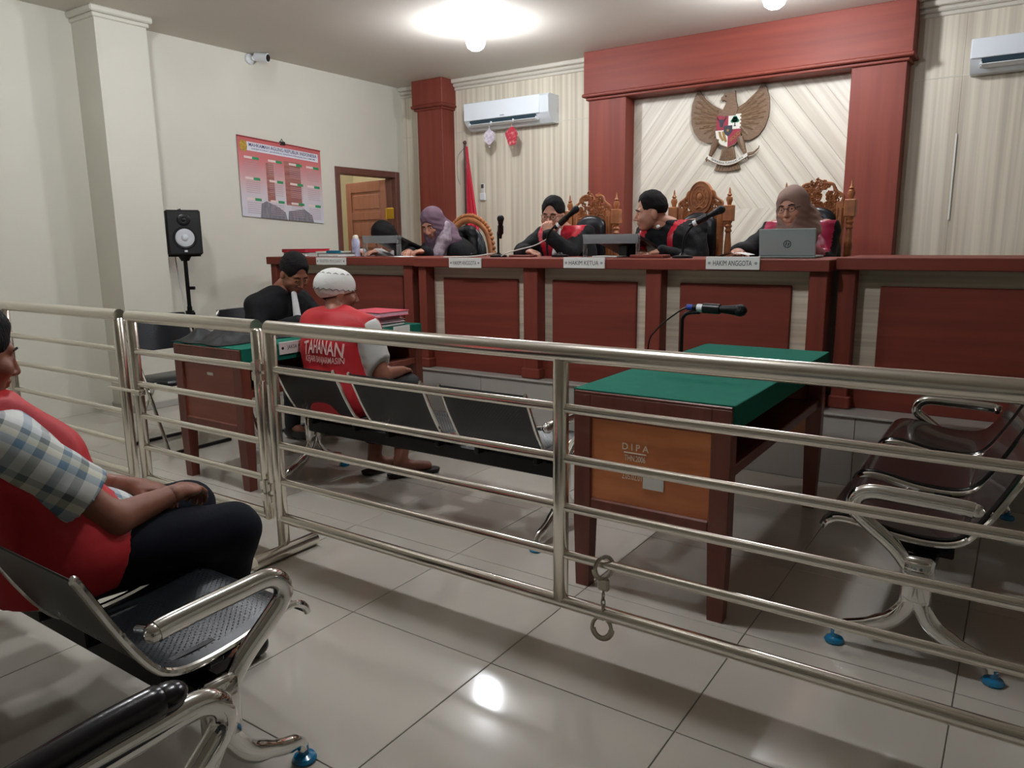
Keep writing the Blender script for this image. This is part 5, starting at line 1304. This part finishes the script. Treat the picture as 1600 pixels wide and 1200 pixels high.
# lettering wrapped on the back of the vest
dg = bpy.context.evaluated_depsgraph_get(); dg.update()
vm = vest.data; mwv = mwof(vest)
bvh = BVHTree.FromPolygons([mwv @ v.co for v in vm.vertices], [tuple(q.vertices) for q in vm.polygons])
fb = Vector(tuple(p.f)); rb_ = Vector(tuple(p.r))
def onback(cx, cz, archk):
    def f_(a, b):
        o_ = Vector((cx,0,0)) + rb_*a; o_ = Vector((cx,2.785,cz)) + rb_*a + Vector((0,0,b - archk*a*a)) - fb*.6
        hit = bvh.ray_cast(o_, fb)
        q_ = hit[0] if hit[0] is not None else o_+fb*.45
        return tuple(q_ - fb*.007)
    return f_
VT = M('vest_print',(226,186,180),.7)
build('vest_lettering', text_g('TAHANAN', .070, .018, onback(-2.945,.762,1.1), fit=(.265,.072), sub=2), VT, vest, 0)
build('vest_lettering', text_g('KEJARI BANJARMASIN', .044, .006, onback(-2.935,.690,0.1), fit=(.255,.042), sub=1), VT, vest, 0)
# --- man in the checked shirt on the front bench
p = Person('man in checked shirt and red vest on the near bench at the left edge', (-2.1,.72,0), (-2.14,.755,1.025), frame(-.05,.22,0), (-2.11,.745,.885), (-2.04,.83,.495), 0.0,
           sh=((-2.29,.73,.845),(-1.935,.725,.83)), elb=((-2.34,.90,.64),(-1.855,.92,.60)), wri=((-2.10,1.09,.60),(-1.90,1.12,.605)),
           hnd=((nrm((.5,.7,-.2)), (0,0,1)), (nrm((-.45,.85,-.12)), (.2,0,1))), skin=SKIND, girth=1.06,
           kne=((-2.10,1.27,.475),(-1.845,1.245,.462)), ank=((-2.13,1.24,.09),(-1.90,1.18,.09)), hcurl={1:(.5,.6,.4)})
p.hair(zoff=.0, thick=.008)
p.garment('vest', VEST, lambda S: (p.torso(S,.034), S.ell(p.Pv+p.f*.06+V3(0,0,.02),(.228,.195,.150),k=.05)), cuts=[(p.N+V3(0,0,.05), nrm(V3(0,0,1)+.1*p.f)), (p.sh[1]+p.r*.02, p.r+V3(0,0,.6)), (p.sh[0]-p.r*.02, -p.r+V3(0,0,.6)), ((0,.945,.54),(0,1,-.35)), ((0,0,.43),(0,0,-1))], fold=.003)
CHK = M('checked_shirt', (150,166,172), .7)
nt = CHK.node_tree; N_ = nt.nodes; L_ = nt.links; tc = N_.new('ShaderNodeTexCoord'); mp = N_.new('ShaderNodeMapping'); mp.inputs['Rotation'].default_value = (.75,.15,.2)
L_.new(tc.outputs['Object'], mp.inputs[0]); sp_ = N_.new('ShaderNodeSeparateXYZ'); L_.new(mp.outputs[0], sp_.inputs[0])
def band_(src, per, ph, cols):
    m1 = N_.new('ShaderNodeMath'); m1.operation = 'MULTIPLY_ADD'; m1.inputs[1].default_value = 1/per; m1.inputs[2].default_value = ph; L_.new(src, m1.inputs[0])
    m2 = N_.new('ShaderNodeMath'); m2.operation = 'FRACT'; L_.new(m1.outputs[0], m2.inputs[0])
    rp_ = N_.new('ShaderNodeValToRGB'); rp_.color_ramp.interpolation = 'CONSTANT'; e_ = rp_.color_ramp.elements
    e_[0].position = 0; e_[0].color = lin(cols[0][1]); e_[1].position = cols[1][0]; e_[1].color = lin(cols[1][1])
    for ps, c_ in cols[2:]: q_ = e_.new(ps); q_.color = lin(c_)
    L_.new(m2.outputs[0], rp_.inputs[0]); return rp_.outputs[0]
ca = band_(sp_.outputs[1], .105, .1, [(0,(214,216,210)),(.34,(84,118,146)),(.55,(188,198,200)),(.78,(92,104,112))])
cb = band_(sp_.outputs[2], .095, .3, [(0,(216,218,212)),(.32,(116,146,166)),(.52,(206,204,176)),(.70,(112,118,112)),(.84,(200,204,200))])
mx = N_.new('ShaderNodeMix'); mx.data_type = 'RGBA'; mx.blend_type = 'MIX'; mx.inputs[0].default_value = .5
L_.new(ca, mx.inputs[6]); L_.new(cb, mx.inputs[7]); L_.new(mx.outputs[2], N_['Principled BSDF'].inputs['Base Color'])
p.garment('shirt', CHK, lambda S: (p.torso(S,.020), S.ell(p.Pv+p.f*.08+V3(0,0,.015),(.215,.185,.138),k=.04)), cuts=[(p.N+V3(0,0,.02),V3(0,0,1)), ((0,0,.42),(0,0,-1))], fold=.003)
for i in (0,1):
    a, b = p.sh[i], p.el[i]
    p.garment('shirt_sleeve', CHK, lambda S: S.cap(a, b, .078, .084, .03), cuts=[(a+(b-a)*.72, b-a)], fold=.004)
p.garment('trousers', M('navy_trousers',(15,18,27),.85,bump=.1,bscale=60,spec=.2), lambda S: p.legs(S,.022), h=.013, cuts=[((0,0,.08),(0,0,-1))])
for i in (0,1):
    a = p.an[i]; build('shoe', gmesh(SDF().cap(a+V3(0,-.03,-.045), a+V3(0,.16,-.05), .04,.035,.02).cap(a, a+V3(0,0,-.04), .045,.042,.02).mesh(.008, [((0,0,.0), (0,0,-1))])), BLACK, p.body, smooth=3.1)
# black jacket hung over the rounded chair
S_ = SDF(); S_.cap((-4.10,5.255,1.37),(-3.99,5.255,1.375),.035,.035,.03).cap((-4.10,5.255,1.35),(-4.12,5.25,1.0),.045,.055,.03).cap((-3.99,5.255,1.35),(-3.97,5.25,1.0),.035,.05,.03)
jk = build('black_jacket', gmesh(S_.mesh(.010, fold=.006, ffreq=46)), M('black_cloth',(17,18,20),.6), None, smooth=3.1)
tag(jk, 'black jacket hung over the rounded carved chair', 'jacket')
